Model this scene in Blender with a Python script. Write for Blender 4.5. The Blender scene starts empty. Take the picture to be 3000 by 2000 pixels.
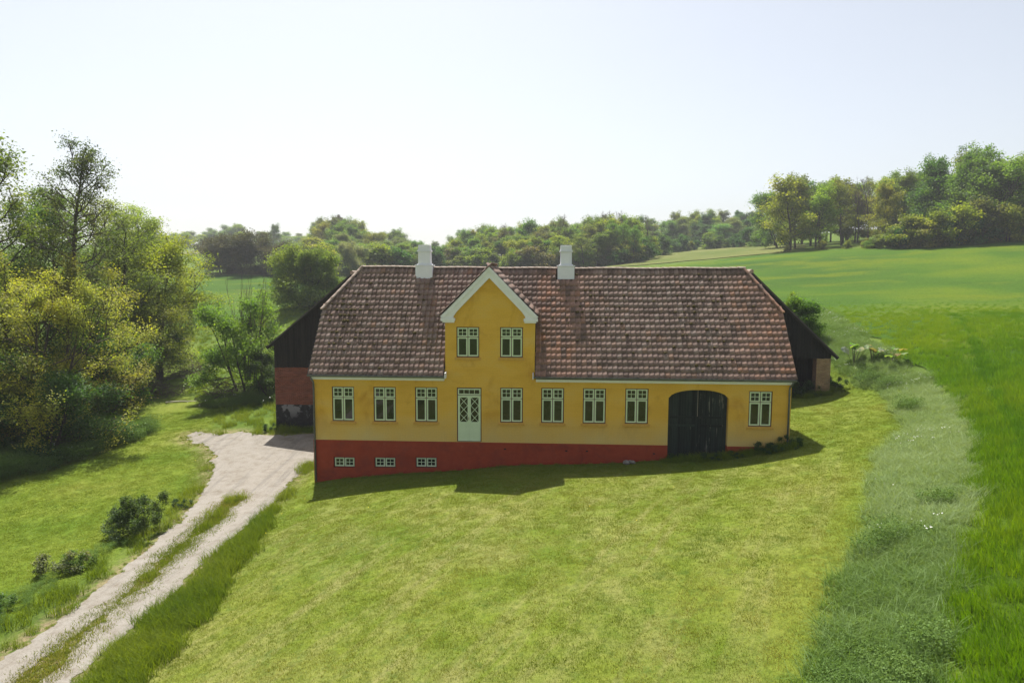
import bpy, math, random
import numpy as np
from mathutils import Vector, Matrix
from mathutils.geometry import tessellate_polygon

S = bpy.context.scene
COL = S.collection
R = math.radians
rnd = random.Random(7)
rng = np.random.default_rng(11)

# ---------------------------------------------------------------- camera (drone hovering at ridge height)
cam = bpy.data.cameras.new('camera'); camo = bpy.data.objects.new('camera', cam); COL.objects.link(camo)
cam.sensor_width = 36; cam.lens = 24; cam.clip_start = .5; cam.clip_end = 6000
_p = math.atan(.1); _r = R(.25)
_f = Vector((0, math.cos(_p), -math.sin(_p))); _u0 = Vector((0, math.sin(_p), math.cos(_p))); _r0 = Vector((1, 0, 0))
_rt = _r0*math.cos(_r)+_u0*math.sin(_r); _up = _u0*math.cos(_r)-_r0*math.sin(_r)
M = Matrix((_rt, _up, -_f)).transposed().to_4x4(); M.translation = (0, 0, 8.86)
camo.matrix_world = M
S.camera = camo

# ---------------------------------------------------------------- sky and sun
SUN_EL, SUN_AZ = 60.0, -14.0        # degrees; azimuth from +Y towards +X
world = bpy.data.worlds.new('World'); S.world = world; world.use_nodes = True
nt = world.node_tree; nt.nodes.clear()
sky = nt.nodes.new('ShaderNodeTexSky'); sky.sky_type = 'NISHITA'; sky.sun_disc = False
sky.sun_elevation = R(SUN_EL); sky.sun_rotation = R(SUN_AZ); sky.altitude = 40
sky.air_density = 1.0; sky.dust_density = 2.0; sky.ozone_density = 1.0
veil = nt.nodes.new('ShaderNodeHueSaturation'); veil.inputs['Saturation'].default_value = .48
bg = nt.nodes.new('ShaderNodeBackground'); bg.inputs['Strength'].default_value = .090
wo = nt.nodes.new('ShaderNodeOutputWorld')
nt.links.new(sky.outputs[0], veil.inputs['Color']); nt.links.new(veil.outputs[0], bg.inputs[0]); nt.links.new(bg.outputs[0], wo.inputs[0])
sun = bpy.data.lights.new('sun', 'SUN'); sun.energy = 5.0; sun.angle = R(.53); sun.color = (1, .955, .88)
suno = bpy.data.objects.new('sun', sun); COL.objects.link(suno)
_e, _a = R(SUN_EL), R(SUN_AZ)
_s = Vector((math.sin(_a)*math.cos(_e), math.cos(_a)*math.cos(_e), math.sin(_e)))
suno.rotation_euler = _s.to_track_quat('Z', 'Y').to_euler(); suno.location = (0, 0, 60)
vs = S.view_settings; vs.view_transform = 'Standard'; vs.look = 'None'; vs.exposure = .76; vs.gamma = 1; vs.use_curve_mapping = False
S.render.engine = 'CYCLES'
S.cycles.max_bounces = 6; S.cycles.diffuse_bounces = 4; S.cycles.glossy_bounces = 2; S.cycles.transmission_bounces = 3
S.cycles.transparent_max_bounces = 4; S.cycles.volume_bounces = 0

# ---------------------------------------------------------------- materials
def nodes(name):
    m = bpy.data.materials.new(name); m.use_nodes = True; m.node_tree.nodes.clear()
    t = m.node_tree
    def N(ty, **k):
        n = t.nodes.new(ty)
        for a, v in k.items():
            if a in n.inputs.keys() if isinstance(a, str) else False: n.inputs[a].default_value = v
            else: setattr(n, a, v)
        return n
    def L(a, b): t.links.new(a, b)
    o = N('ShaderNodeOutputMaterial')
    return m, t, N, L, o
def c4(c): return (c[0], c[1], c[2], 1)
def ramp(N, stops, interp='LINEAR'):
    r = N('ShaderNodeValToRGB'); cr = r.color_ramp; cr.interpolation = interp
    while len(cr.elements) < len(stops): cr.elements.new(.5)
    for e, (p, c) in zip(cr.elements, stops): e.position = p; e.color = c4(c) if len(c) == 3 else c
    return r
def mixc(N, L, fac, a, b, mode='MIX'):
    n = N('ShaderNodeMix'); n.data_type = 'RGBA'; n.blend_type = mode
    for i, v in ((0, fac), (6, a), (7, b)):
        s = n.inputs[i]
        if hasattr(v, 'is_linked'): L(v, s)
        elif isinstance(v, (int, float)): s.default_value = v if i == 0 else (v, v, v, 1)
        else: s.default_value = c4(v)
    return n.outputs[2]
def noise(N, L, vec, scale, detail=4, rough=.55, dist=0):
    n = N('ShaderNodeTexNoise'); n.inputs['Scale'].default_value = scale; n.inputs['Detail'].default_value = detail
    n.inputs['Roughness'].default_value = rough; n.inputs['Distortion'].default_value = dist
    if vec is not None: L(vec, n.inputs['Vector'])
    return n.outputs[0]
def mapping(N, L, vec, scale=(1, 1, 1), rot=(0, 0, 0)):
    n = N('ShaderNodeMapping'); n.inputs['Scale'].default_value = scale; n.inputs['Rotation'].default_value = rot
    L(vec, n.inputs['Vector']); return n.outputs[0]
def bump(N, L, h, strength, dist, prev=None):
    b = N('ShaderNodeBump'); b.inputs['Strength'].default_value = strength; b.inputs['Distance'].default_value = dist
    L(h, b.inputs['Height'])
    if prev is not None: L(prev, b.inputs['Normal'])
    return b.outputs[0]
def rough_mat(name, a, b, scale=6, rough=.85, bstr=.3, bdist=.01, stretch=(1, 1, 1), spec=.3, extra=None):
    m, t, N, L, o = nodes(name)
    tc = N('ShaderNodeTexCoord').outputs['Object']; v = mapping(N, L, tc, stretch)
    n = noise(N, L, v, scale, 6, .62)
    r = ramp(N, [(.32, a), (.7, b)]); L(n, r.inputs[0]); col = r.outputs[0]
    if extra: col = extra(N, L, tc, col)
    p = N('ShaderNodeBsdfPrincipled'); L(col, p.inputs['Base Color']); p.inputs['Roughness'].default_value = rough
    p.inputs['Specular IOR Level'].default_value = spec
    n2 = noise(N, L, v, scale*7, 5, .7)
    L(bump(N, L, n2, bstr, bdist), p.inputs['Normal']); L(p.outputs[0], o.inputs[0]); return m

# lime washed wall: faint brick courses under the paint, run-off stains, paler worn zones
def mat_wall():
    m, t, N, L, o = nodes('yellow_limewash')
    tc = N('ShaderNodeTexCoord').outputs['Object']
    big = noise(N, L, mapping(N, L, tc, (.35, .35, .9)), 1.6, 5, .6)
    r = ramp(N, [(.3, (.70, .39, .045)), (.5, (.77, .45, .060)), (.72, (.76, .48, .10))]); L(big, r.inputs[0])
    st = noise(N, L, mapping(N, L, tc, (1.0, 1.0, .6)), .9, 7, .68, .6)
    sr = ramp(N, [(.54, (0, 0, 0)), (.74, (.8, .8, .8))]); L(st, sr.inputs[0])
    col = mixc(N, L, sr.outputs[0], r.outputs[0], (.52, .245, .020))
    # worn pale band low on the wall
    sep = N('ShaderNodeSeparateXYZ'); L(tc, sep.inputs[0])
    mr = N('ShaderNodeMapRange'); L(sep.outputs[2], mr.inputs[0])
    for i, v in zip((1, 2, 3, 4), (1.7, 2.9, 1.5, 0)): mr.inputs[i].default_value = v
    n3 = noise(N, L, tc, .9, 4)
    mm = N('ShaderNodeMath', operation='MULTIPLY'); L(mr.outputs[0], mm.inputs[0]); L(n3, mm.inputs[1])
    col = mixc(N, L, mm.outputs[0], col, (.68, .50, .19))
    fine = noise(N, L, tc, 26, 4, .7); fr = ramp(N, [(.25, (.86, .86, .86)), (.75, (1.08, 1.08, 1.08))]); L(fine, fr.inputs[0])
    col = mixc(N, L, 1.0, col, fr.outputs[0], 'MULTIPLY')
    # courses: object X,Z -> brick plane
    cmb = N('ShaderNodeCombineXYZ'); L(sep.outputs[0], cmb.inputs[0]); L(sep.outputs[2], cmb.inputs[1])
    bk = N('ShaderNodeTexBrick'); L(cmb.outputs[0], bk.inputs['Vector']); bk.inputs['Scale'].default_value = 1
    bk.inputs['Brick Width'].default_value = .24; bk.inputs['Row Height'].default_value = .072; bk.inputs['Mortar Size'].default_value = .006
    bk.inputs['Mortar Smooth'].default_value = .6
    inv = N('ShaderNodeMath', operation='SUBTRACT'); inv.inputs[0].default_value = 1; L(bk.outputs['Fac'], inv.inputs[1])
    p = N('ShaderNodeBsdfPrincipled'); p.inputs['Roughness'].default_value = .9; p.inputs['Specular IOR Level'].default_value = .2
    cd = mixc(N, L, bk.outputs['Fac'], col, mixc(N, L, .16, col, (.25, .12, .02)))
    L(cd, p.inputs['Base Color'])
    b1 = bump(N, L, inv.outputs[0], .35, .006); b2 = bump(N, L, noise(N, L, tc, 14, 6, .7), .35, .012, b1)
    L(b2, p.inputs['Normal']); L(p.outputs[0], o.inputs[0]); return m
MW = mat_wall()
def _splash(N, L, tc, col):
    n = noise(N, L, mapping(N, L, tc, (.9, .9, 1.4)), 1.3, 7, .7, .4); r = ramp(N, [(.50, (0, 0, 0)), (.72, (.7, .7, .7))]); L(n, r.inputs[0])
    col = mixc(N, L, r.outputs[0], col, (.165, .032, .020))
    n2 = noise(N, L, tc, 5, 6, .75); r2 = ramp(N, [(.60, (0, 0, 0)), (.72, (.55, .55, .55))]); L(n2, r2.inputs[0])
    return mixc(N, L, r2.outputs[0], col, (.36, .10, .055))
MP = rough_mat('red_plinth', (.29, .040, .014), (.36, .056, .021), 3, .88, .45, .012, extra=_splash)
MSILL = rough_mat('yellow_sill', (.58, .31, .045), (.64, .37, .08), 9, .9, .3, .006)
MMAR = rough_mat('maroon_paint', (.075, .014, .012), (.11, .022, .018), 9, .5, .1, .003)
MGRN = rough_mat('pale_green_paint', (.60, .71, .47), (.66, .76, .53), 5, .42, .08, .002)
MWHT = rough_mat('white_cornice', (.80, .78, .79), (.86, .84, .85), 4, .6, .2, .006)
MZINC = rough_mat('zinc_gutter', (.075, .082, .08), (.14, .148, .14), 8, .5, .1, .002, spec=.5)
MCHIM = rough_mat('whitewashed_chimney', (.80, .80, .82), (.86, .86, .88), 4, .85, .5, .01)
MSTRIP = rough_mat('bare_wood_strip', (.35, .28, .2), (.45, .36, .27), 12)
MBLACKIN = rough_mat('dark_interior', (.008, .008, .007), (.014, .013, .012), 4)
def mat_glass():
    m, t, N, L, o = nodes('window_glass')
    tc = N('ShaderNodeTexCoord').outputs['Object']
    p = N('ShaderNodeBsdfPrincipled'); p.inputs['Base Color'].default_value = (.010, .012, .008, 1)
    p.inputs['Roughness'].default_value = .04; p.inputs['IOR'].default_value = 1.6
    L(bump(N, L, noise(N, L, tc, 2.2, 2), .08, .02), p.inputs['Normal']); L(p.outputs[0], o.inputs[0]); return m
MGL = mat_glass()

def tile_color(N, L, rand, tc):
    r = ramp(N, [(0, (.165, .106, .084)), (.3, (.24, .16, .13)), (.6, (.295, .198, .16)), (.85, (.33, .245, .208)), (.96, (.29, .185, .135)), (1, (.34, .195, .13))])
    L(rand, r.inputs[0]); col = r.outputs[0]
    # redder newer tiles towards the right end and beside the gabled bay
    sep = N('ShaderNodeSeparateXYZ'); L(tc, sep.inputs[0])
    def band(lo, hi, amt):
        mr = N('ShaderNodeMapRange'); L(sep.outputs[0], mr.inputs[0])
        for i, v in zip((1, 2, 3, 4), (lo, hi, 0, amt)): mr.inputs[i].default_value = v
        return mr.outputs[0]
    def mul(a, b):
        q = N('ShaderNodeMath', operation='MULTIPLY'); L(a, q.inputs[0])
        if isinstance(b, float): q.inputs[1].default_value = b
        else: L(b, q.inputs[1])
        return q.outputs[0]
    hot = mul(band(8.2, 11.6, .75), rand)
    col = mixc(N, L, hot, col, (.43, .19, .10))
    bay = mul(mul(band(.7, 1.2, 1), band(4.2, 2.0, .75)), rand)
    col = mixc(N, L, bay, col, (.42, .19, .11))
    # lichen and grime
    n = noise(N, L, tc, 1.1, 6, .7); nr = ramp(N, [(.46, (0, 0, 0)), (.66, (1, 1, 1))]); L(n, nr.inputs[0])
    col = mixc(N, L, mul(nr.outputs[0], .6), col, (.115, .082, .058))
    n2 = noise(N, L, tc, 19, 5, .75); n2r = ramp(N, [(.3, (.62, .62, .62)), (.7, (1.22, 1.2, 1.18))]); L(n2, n2r.inputs[0])
    return mixc(N, L, 1.0, col, n2r.outputs[0], 'MULTIPLY')
HOUSE = bpy.data.objects.new('farmhouse', None)
def mat_tile(kind):
    m, t, N, L, o = nodes('clay_pantile_'+kind)
    tcn = N('ShaderNodeTexCoord'); tcn.object = HOUSE; tc = tcn.outputs['Object']
    if kind == 'single': rand = N('ShaderNodeObjectInfo').outputs['Random']
    else: rand = N('ShaderNodeNewGeometry').outputs['Random Per Island']
    p = N('ShaderNodeBsdfPrincipled'); p.inputs['Roughness'].default_value = .72; p.inputs['Specular IOR Level'].default_value = .35
    L(tile_color(N, L, rand, tc), p.inputs['Base Color'])
    L(bump(N, L, noise(N, L, tc, 30, 5, .7), .5, .006), p.inputs['Normal']); L(p.outputs[0], o.inputs[0]); return m
MT1 = mat_tile('single'); MT2 = mat_tile('many')
MUNDER = rough_mat('roof_underlay', (.03, .022, .018), (.05, .035, .03), 8)
MRIDGE = rough_mat('pale_ridge_tile', (.24, .17, .13), (.42, .34, .28), 7, .8, .4, .006)
MMOSS = rough_mat('roof_moss', (.050, .038, .012), (.12, .09, .025), 20, 1, .8, .02)

def mat_planks(name, dark, pale, amt, worn):
    m, t, N, L, o = nodes(name)
    tcn = N('ShaderNodeTexCoord'); tcn.object = HOUSE; tc = tcn.outputs['Object']
    v = mapping(N, L, tc, (14, 14, .9)); n = noise(N, L, v, 1.6, 7, .7)
    oi = N('ShaderNodeObjectInfo').outputs['Random']
    r = ramp(N, [(.35, dark), (.75, pale)]); L(n, r.inputs[0])
    orr = ramp(N, [(0, (.6, .6, .6)), (1, (1.45, 1.45, 1.45))]); L(oi, orr.inputs[0])
    col = mixc(N, L, 1.0, r.outputs[0], orr.outputs[0], 'MULTIPLY')
    v2 = mapping(N, L, tc, (9, 9, 1.0)); n2 = noise(N, L, v2, 1.35, 5, .6)
    r2 = ramp(N, [(amt, (0, 0, 0)), (amt+.03, (1, 1, 1))]); L(n2, r2.inputs[0])
    col = mixc(N, L, r2.outputs[0], col, worn)
    p = N('ShaderNodeBsdfPrincipled'); p.inputs['Roughness'].default_value = .75; L(col, p.inputs['Base Color'])
    p.inputs['Specular IOR Level'].default_value = .25
    L(bump(N, L, n, .4, .01), p.inputs['Normal']); L(p.outputs[0], o.inputs[0]); return m
MGATE1 = mat_planks('gate_paint_sound', (.012, .018, .016), (.032, .042, .037), .70, (.10, .10, .08))
MGATE2 = mat_planks('gate_paint_peeling', (.011, .016, .014), (.032, .042, .037), .595, (.15, .145, .115))
MBOARD = mat_planks('tarred_boards', (.006, .005, .005), (.026, .022, .019), .70, (.045, .036, .030))
MBOARD2 = mat_planks('tarred_boards_sound', (.005, .005, .005), (.013, .012, .010), .80, (.04, .035, .03))
MVERGE = rough_mat('tarred_verge', (.008, .008, .007), (.018, .018, .015), 5)
MSHEET = rough_mat('weathered_roof_sheet', (.05, .045, .042), (.10, .09, .085), 2)
def mat_brick(name, cols):
    m, t, N, L, o = nodes(name)
    rand = N('ShaderNodeNewGeometry').outputs['Random Per Island']; tc = N('ShaderNodeTexCoord').outputs['Object']
    r = ramp(N, [(i/(len(cols)-1), c) for i, c in enumerate(cols)]); L(rand, r.inputs[0])
    n = noise(N, L, tc, 2.0, 5); nr = ramp(N, [(.3, (.75, .75, .75)), (.7, (1.15, 1.15, 1.15))]); L(n, nr.inputs[0])
    p = N('ShaderNodeBsdfPrincipled'); p.inputs['Roughness'].default_value = .9
    L(mixc(N, L, 1.0, r.outputs[0], nr.outputs[0], 'MULTIPLY'), p.inputs['Base Color'])
    L(bump(N, L, noise(N, L, tc, 60, 4), .4, .004), p.inputs['Normal']); L(p.outputs[0], o.inputs[0]); return m
MBR = mat_brick('red_brick', [(.17, .052, .032), (.25, .078, .045), (.21, .066, .04), (.29, .10, .06)])
MBY = mat_brick('yellow_brick', [(.34, .225, .115), (.46, .32, .17), (.36, .23, .125), (.46, .32, .19)])
MMORT = rough_mat('mortar', (.13, .095, .075), (.20, .15, .12), 10)
def _tar(N, L, tc, col):
    n = noise(N, L, tc, 1.5, 7, .68, .3); r = ramp(N, [(.5, (0, 0, 0)), (.56, (1, 1, 1))]); L(n, r.inputs[0])
    sep = N('ShaderNodeSeparateXYZ'); L(tc, sep.inputs[0]); mr = N('ShaderNodeMapRange'); L(sep.outputs[2], mr.inputs[0])
    for i, v in zip((1, 2, 3, 4), (.35, 1.0, 0, 1)): mr.inputs[i].default_value = v
    q = N('ShaderNodeMath', operation='MULTIPLY'); L(mr.outputs[0], q.inputs[0]); L(r.outputs[0], q.inputs[1])
    return mixc(N, L, q.outputs[0], col, (.20, .20, .21))
MTAR = rough_mat('tarred_foundation', (.012, .012, .014), (.035, .034, .038), 5, .8, .8, .03, extra=_tar)

# foliage: colour from the object, small differences leaf by leaf, light through the leaf
def mat_leaf(name, trans=.48, var=.32, gloss=.028):
    m, t, N, L, o = nodes(name)
    oi = N('ShaderNodeObjectInfo'); ri = N('ShaderNodeNewGeometry').outputs['Random Per Island']
    tc = N('ShaderNodeTexCoord').outputs['Object']
    r = ramp(N, [(0, (1-var, 1-var*.9, 1-var*.8)), (.5, (1, 1, 1)), (1, (1+var*1.3, 1+var*.9, 1+var*.9))]); L(ri, r.inputs[0])
    col = mixc(N, L, 1.0, oi.outputs['Color'], r.outputs[0], 'MULTIPLY')
    n = noise(N, L, tc, .45, 3); nr = ramp(N, [(.32, (.62, .76, .85)), (.5, (1, 1, 1)), (.68, (1.42, 1.26, .95))]); L(n, nr.inputs[0])
    col = mixc(N, L, 1.0, col, nr.outputs[0], 'MULTIPLY')
    d = N('ShaderNodeBsdfDiffuse'); L(col, d.inputs[0])
    tl = N('ShaderNodeBsdfTranslucent'); L(mixc(N, L, 1.0, col, (1.25, 1.38, .42), 'MULTIPLY'), tl.inputs[0])
    g = N('ShaderNodeBsdfGlossy'); g.inputs['Roughness'].default_value = .62; g.inputs[0].default_value = (.8, .84, .8, 1)
    m1 = N('ShaderNodeMixShader'); m1.inputs[0].default_value = trans; L(d.outputs[0], m1.inputs[1]); L(tl.outputs[0], m1.inputs[2])
    m2 = N('ShaderNodeMixShader'); m2.inputs[0].default_value = gloss; L(m1.outputs[0], m2.inputs[1]); L(g.outputs[0], m2.inputs[2])
    L(m2.outputs[0], o.inputs[0]); return m
MLEAF = mat_leaf('tree_leaves'); 
MBARK = rough_mat('bark', (.045, .036, .026), (.11, .09, .068), 5, .95, .8, .03, (3, 3, .6))
MTWIG = rough_mat('dead_twigs', (.075, .058, .045), (.16, .13, .105), 9, .95)
# blades and herbs scattered as stuff: tint attribute per clump
def mat_blade(name, lo, mid, hi, trans=.4, gloss=.0):
    m, t, N, L, o = nodes(name)
    at = N('ShaderNodeAttribute'); at.attribute_type = 'INSTANCER'; at.attribute_name = 'tint'
    ri = N('ShaderNodeNewGeometry').outputs['Random Per Island']
    ad = N('ShaderNodeMath', operation='MULTIPLY_ADD'); L(ri, ad.inputs[0]); ad.inputs[1].default_value = .35; L(at.outputs['Fac'], ad.inputs[2])
    sb = N('ShaderNodeMath', operation='SUBTRACT'); L(ad.outputs[0], sb.inputs[0]); sb.inputs[1].default_value = .17
    r = ramp(N, [(0, lo), (.5, mid), (1, hi)]); L(sb.outputs[0], r.inputs[0]); col = r.outputs[0]
    d = N('ShaderNodeBsdfDiffuse'); L(col, d.inputs[0]); tl = N('ShaderNodeBsdfTranslucent'); L(mixc(N, L, 1.0, col, (1.4, 1.3, .6), 'MULTIPLY'), tl.inputs[0])
    g = N('ShaderNodeBsdfGlossy'); g.inputs['Roughness'].default_value = .6; g.inputs[0].default_value = (.82, .86, .82, 1)
    m1 = N('ShaderNodeMixShader'); m1.inputs[0].default_value = trans; L(d.outputs[0], m1.inputs[1]); L(tl.outputs[0], m1.inputs[2])
    m2 = N('ShaderNodeMixShader'); m2.inputs[0].default_value = gloss; L(m1.outputs[0], m2.inputs[1]); L(g.outputs[0], m2.inputs[2])
    L(m2.outputs[0], o.inputs[0]); return m

# ---------------------------------------------------------------- mesh helpers
def tag(o, label=None, cat=None, group=None, kind=None):
    if label: o['label'] = label
    if cat: o['category'] = cat
    if group: o['group'] = group
    if kind: o['kind'] = kind
    return o
def empty(name, loc=(0, 0, 0), rz=0):
    o = bpy.data.objects.new(name, None); COL.objects.link(o); o.location = loc; o.rotation_euler = (0, 0, rz); o.empty_display_size = .3
    return o
def np_mesh(name, V, F, mat=None, smooth=False):
    """V (n,3), F (m,k) with a constant k"""
    V = np.asarray(V, np.float32); F = np.asarray(F, np.int32); me = bpy.data.meshes.new(name)
    me.vertices.add(len(V)); me.vertices.foreach_set('co', V.ravel())
    k = F.shape[1]; me.loops.add(F.size); me.loops.foreach_set('vertex_index', F.ravel())
    me.polygons.add(len(F)); me.polygons.foreach_set('loop_start', np.arange(len(F), dtype=np.int32)*k)
    me.polygons.foreach_set('loop_total', np.full(len(F), k, np.int32))
    if smooth: me.polygons.foreach_set('use_smooth', np.ones(len(F), bool))
    if mat: me.materials.append(mat)
    me.update(calc_edges=True); return me
def link(name, me, parent=None, loc=None, color=None):
    o = bpy.data.objects.new(name, me); COL.objects.link(o)
    if parent: o.parent = parent
    if loc is not None: o.location = loc
    if color: o.color = (*color, 1)
    return o
class MB:
    def __init__(s): s.v = []; s.f = []; s.mi = []
    def poly(s, pts, mi=0):
        b = len(s.v); s.v += [tuple(p) for p in pts]; s.f.append(tuple(range(b, b+len(pts)))); s.mi.append(mi); return s
    def box(s, x0, x1, y0, y1, z0, z1, mi=0):
        b = len(s.v)
        s.v += [(x0, y0, z0), (x1, y0, z0), (x1, y1, z0), (x0, y1, z0), (x0, y0, z1), (x1, y0, z1), (x1, y1, z1), (x0, y1, z1)]
        for q in ((0, 3, 2, 1), (4, 5, 6, 7), (0, 1, 5, 4), (1, 2, 6, 5), (2, 3, 7, 6), (3, 0, 4, 7)):
            s.f.append(tuple(b+i for i in q)); s.mi.append(mi)
        return s
    def beam(s, a, b, w, h, up=(0, 0, 1)):
        a = Vector(a); b = Vector(b); d = (b-a).normalized(); sd = d.cross(Vector(up)).normalized(); u = sd.cross(d)
        c = []
        for p in (a, b):
            for x, y in ((-1, -1), (1, -1), (1, 1), (-1, 1)): c.append(tuple(p+sd*x*w/2+u*y*h/2))
        k = len(s.v); s.v += c
        for q in ((3, 2, 1, 0), (4, 5, 6, 7), (0, 1, 5, 4), (1, 2, 6, 5), (2, 3, 7, 6), (3, 0, 4, 7)):
            s.f.append(tuple(k+i for i in q)); s.mi.append(0)
        return s
    def tube(s, pts, rad, n=8, caps=True):
        pts = [Vector(p) for p in pts]; rad = rad if hasattr(rad, '__len__') else [rad]*len(pts); rings = []
        for i, p in enumerate(pts):
            d = (pts[min(i+1, len(pts)-1)]-pts[max(i-1, 0)]).normalized()
            a = d.cross(Vector((0, 0, 1)) if abs(d.z) < .9 else Vector((1, 0, 0))).normalized(); b = d.cross(a)
            k = len(s.v); rings.append(k)
            for j in range(n):
                t = 2*math.pi*j/n; s.v.append(tuple(p+(a*math.cos(t)+b*math.sin(t))*rad[i]))
        for r0, r1 in zip(rings, rings[1:]):
            for j in range(n): s.f.append((r0+j, r0+(j+1) % n, r1+(j+1) % n, r1+j)); s.mi.append(0)
        if caps:
            s.f.append(tuple(rings[0]+j for j in range(n))[::-1]); s.mi.append(0)
            s.f.append(tuple(rings[-1]+j for j in range(n))); s.mi.append(0)
        return s
    def mesh(s, name, mats, smooth=False):
        me = bpy.data.meshes.new(name); me.from_pydata(s.v, [], s.f)
        for m in (mats if isinstance(mats, (list, tuple)) else [mats]): me.materials.append(m)
        me.polygons.foreach_set('material_index', s.mi)
        if smooth: me.polygons.foreach_set('use_smooth', [True]*len(s.f))
        me.update(); return me
    def build(s, name, mats, parent=None, smooth=False): return link(name, s.mesh(name, mats, smooth), parent)

# ---------------------------------------------------------------- terrain heights (metres)
# surveyed spots (x, y, height): a farm yard on a slope, a valley behind on the left, a hill on the right
SPOT = np.array([
 (-8.54,28.9,-.26),(-7.97,28.9,-.1),(-6.4,28.8,.08),(-4.1,28.7,.3),(-2.6,28.6,.4),(-1.1,28.55,.57),(.4,28.5,.72),(2.6,28.4,.79),
 (4.7,28.3,.9),(6.6,28.2,1.07),(9.1,28.1,1.28),(10.8,28,1.61),(11.6,28,1.78),
 (-8.2,35.9,-.2),(12,34.8,2.0),(2,35.2,.9),
 (-17,38.6,-.4),(-9.9,33.6,-.3),(-13.6,38.3,-.1),(-9,38.3,.0),(-24.2,31.5,-.9),(-14.3,18.2,-.7),(-13.6,23.8,-.72),(-28,42.3,-.95),
 (-30.4,68,-.11),(-32.9,82,2.17),(-36.8,100,3.72),(-60.5,150,8.23),(-42,120,5.1),(-20.3,51.2,-.2),(-26.4,85,4.56),
 (-98,300,18),(-104,420,27),(17.5,30.4,2.6),(8.2,15.9,2.2),(5.1,11,1.7),(18.3,27.6,3.0),(11,15.7,2.75),(7,10.3,2.2),
 (81.6,110,14.4),(50.4,130,12.8),(45,60,6.07),(24.2,32,4.14),(27.9,62,5.9),(21.2,40,3.94),(29.7,150,10.84),(69.3,200,17.05),
 (49.2,90,9.07),(63.3,85,9.56),(31.2,80,7.01),(-8.5,170,9.66),(15.8,160,10.1),(44.6,180,13.9),(-33,330,11),
 (17.5,38.3,2.15),(13.5,38.3,2.1),(-3,23,.75),(0,18,1.25),(-4,15,.65),(-1,10,1.2),(-7,18,.05),(-10,14,-.35),(-9.5,20,-.3),(-9.6,26,-.38),
 (-8,22,.05),(-20,15,-1),(-30,25,-1.3),(-40,45,-1.2),(-45,80,1),(-70,110,3.5),(-120,180,8),(0,55,2.8),(0,80,5.2),(-12,60,2.2),(14,52,4.2),
 (-10,110,7),(0,-5,1.0),(-20,-5,-1),(20,-5,3.5),(40,10,5.5),(60,30,6.5),(90,60,9),(130,90,14),(140,140,20),(120,200,23),(60,280,20),
 (0,240,13),(-60,240,13.5),(-150,300,17),(-170,420,25),(-40,420,15),(60,420,24),(160,320,27),(-250,250,12),(-250,450,26),
 (-300,100,5),(-150,0,-2),(200,0,12),(300,200,26),(300,450,32),(0,-60,0)])
def _tps(s):
    P = s[:, :2]; n = len(P)
    d = np.hypot(P[:, None, 0]-P[None, :, 0], P[:, None, 1]-P[None, :, 1])
    K = (d**2)*np.log(d+1e-9) + np.eye(n)*.25
    A = np.zeros((n+3, n+3)); A[:n, :n] = K; A[:n, n] = 1; A[:n, n+1:] = P; A[n, :n] = 1; A[n+1:, :n] = P.T
    return np.linalg.solve(A, np.concatenate([s[:, 2], [0, 0, 0]]))
TW = _tps(SPOT)
def tps(x, y):
    x = np.clip(np.asarray(x, float), -300, 300); y = np.clip(np.asarray(y, float), -60, 450)
    out = np.full(x.shape, TW[-3]) + TW[-2]*x + TW[-1]*y
    for i, (a, b, _) in enumerate(SPOT):
        r2 = (x-a)**2+(y-b)**2+1e-12
        out += TW[i]*r2*.5*np.log(r2)
    return out
def _axis(segs):
    v = [segs[0][0]]
    for a, b, st in segs:
        n = max(1, int(round((b-a)/st))); v += list(a+(b-a)*np.arange(1, n+1)/n)
    return np.array(v)
GX = _axis([(-1600, -300, 130), (-300, -60, 8), (-60, -30, 2), (-30, 32, .5), (32, 60, 2), (60, 300, 8), (300, 1600, 130)])
GY = _axis([(-260, -60, 50), (-60, 4, 4), (4, 60, .5), (60, 130, 2), (130, 450, 8), (450, 1700, 125)])
_X, _Y = np.meshgrid(GX, GY); GZ = tps(_X, _Y)
def gz(x, y):
    x = np.asarray(x, float); y = np.asarray(y, float)
    i = np.clip(np.searchsorted(GX, x)-1, 0, len(GX)-2); j = np.clip(np.searchsorted(GY, y)-1, 0, len(GY)-2)
    u = (x-GX[i])/(GX[i+1]-GX[i]); v = (y-GY[j])/(GY[j+1]-GY[j])
    # cells are split along the (0,0)-(1,1) diagonal, same as the mesh
    a = GZ[j, i]; b = GZ[j, i+1]; c = GZ[j+1, i+1]; d = GZ[j+1, i]
    return np.where(u >= v, a+u*(b-a)+v*(c-b), a+v*(d-a)+u*(c-d))
# ---------------------------------------------------------------- ground sheets
def in_poly(x, y, P):
    x = np.asarray(x, float); y = np.asarray(y, float); ins = np.zeros(x.shape, bool); P = np.asarray(P, float)
    for (x0, y0), (x1, y1) in zip(P, np.roll(P, -1, 0)):
        c = ((y0 > y) != (y1 > y)); t = (x1-x0)*(y-y0)/np.where(y1 == y0, 1e-9, y1-y0)+x0
        ins ^= c & (x < t)
    return ins
def sdf(x, y, P):
    """signed distance to a polygon, positive inside"""
    x = np.asarray(x, float); y = np.asarray(y, float); d = np.full(x.shape, 1e9); P = np.asarray(P, float)
    for a, b in zip(P, np.roll(P, -1, 0)):
        e = b-a; L2 = e@e+1e-12; t = np.clip(((x-a[0])*e[0]+(y-a[1])*e[1])/L2, 0, 1)
        d = np.minimum(d, np.hypot(x-a[0]-t*e[0], y-a[1]-t*e[1]))
    return np.where(in_poly(x, y, P), d, -d)
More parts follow.
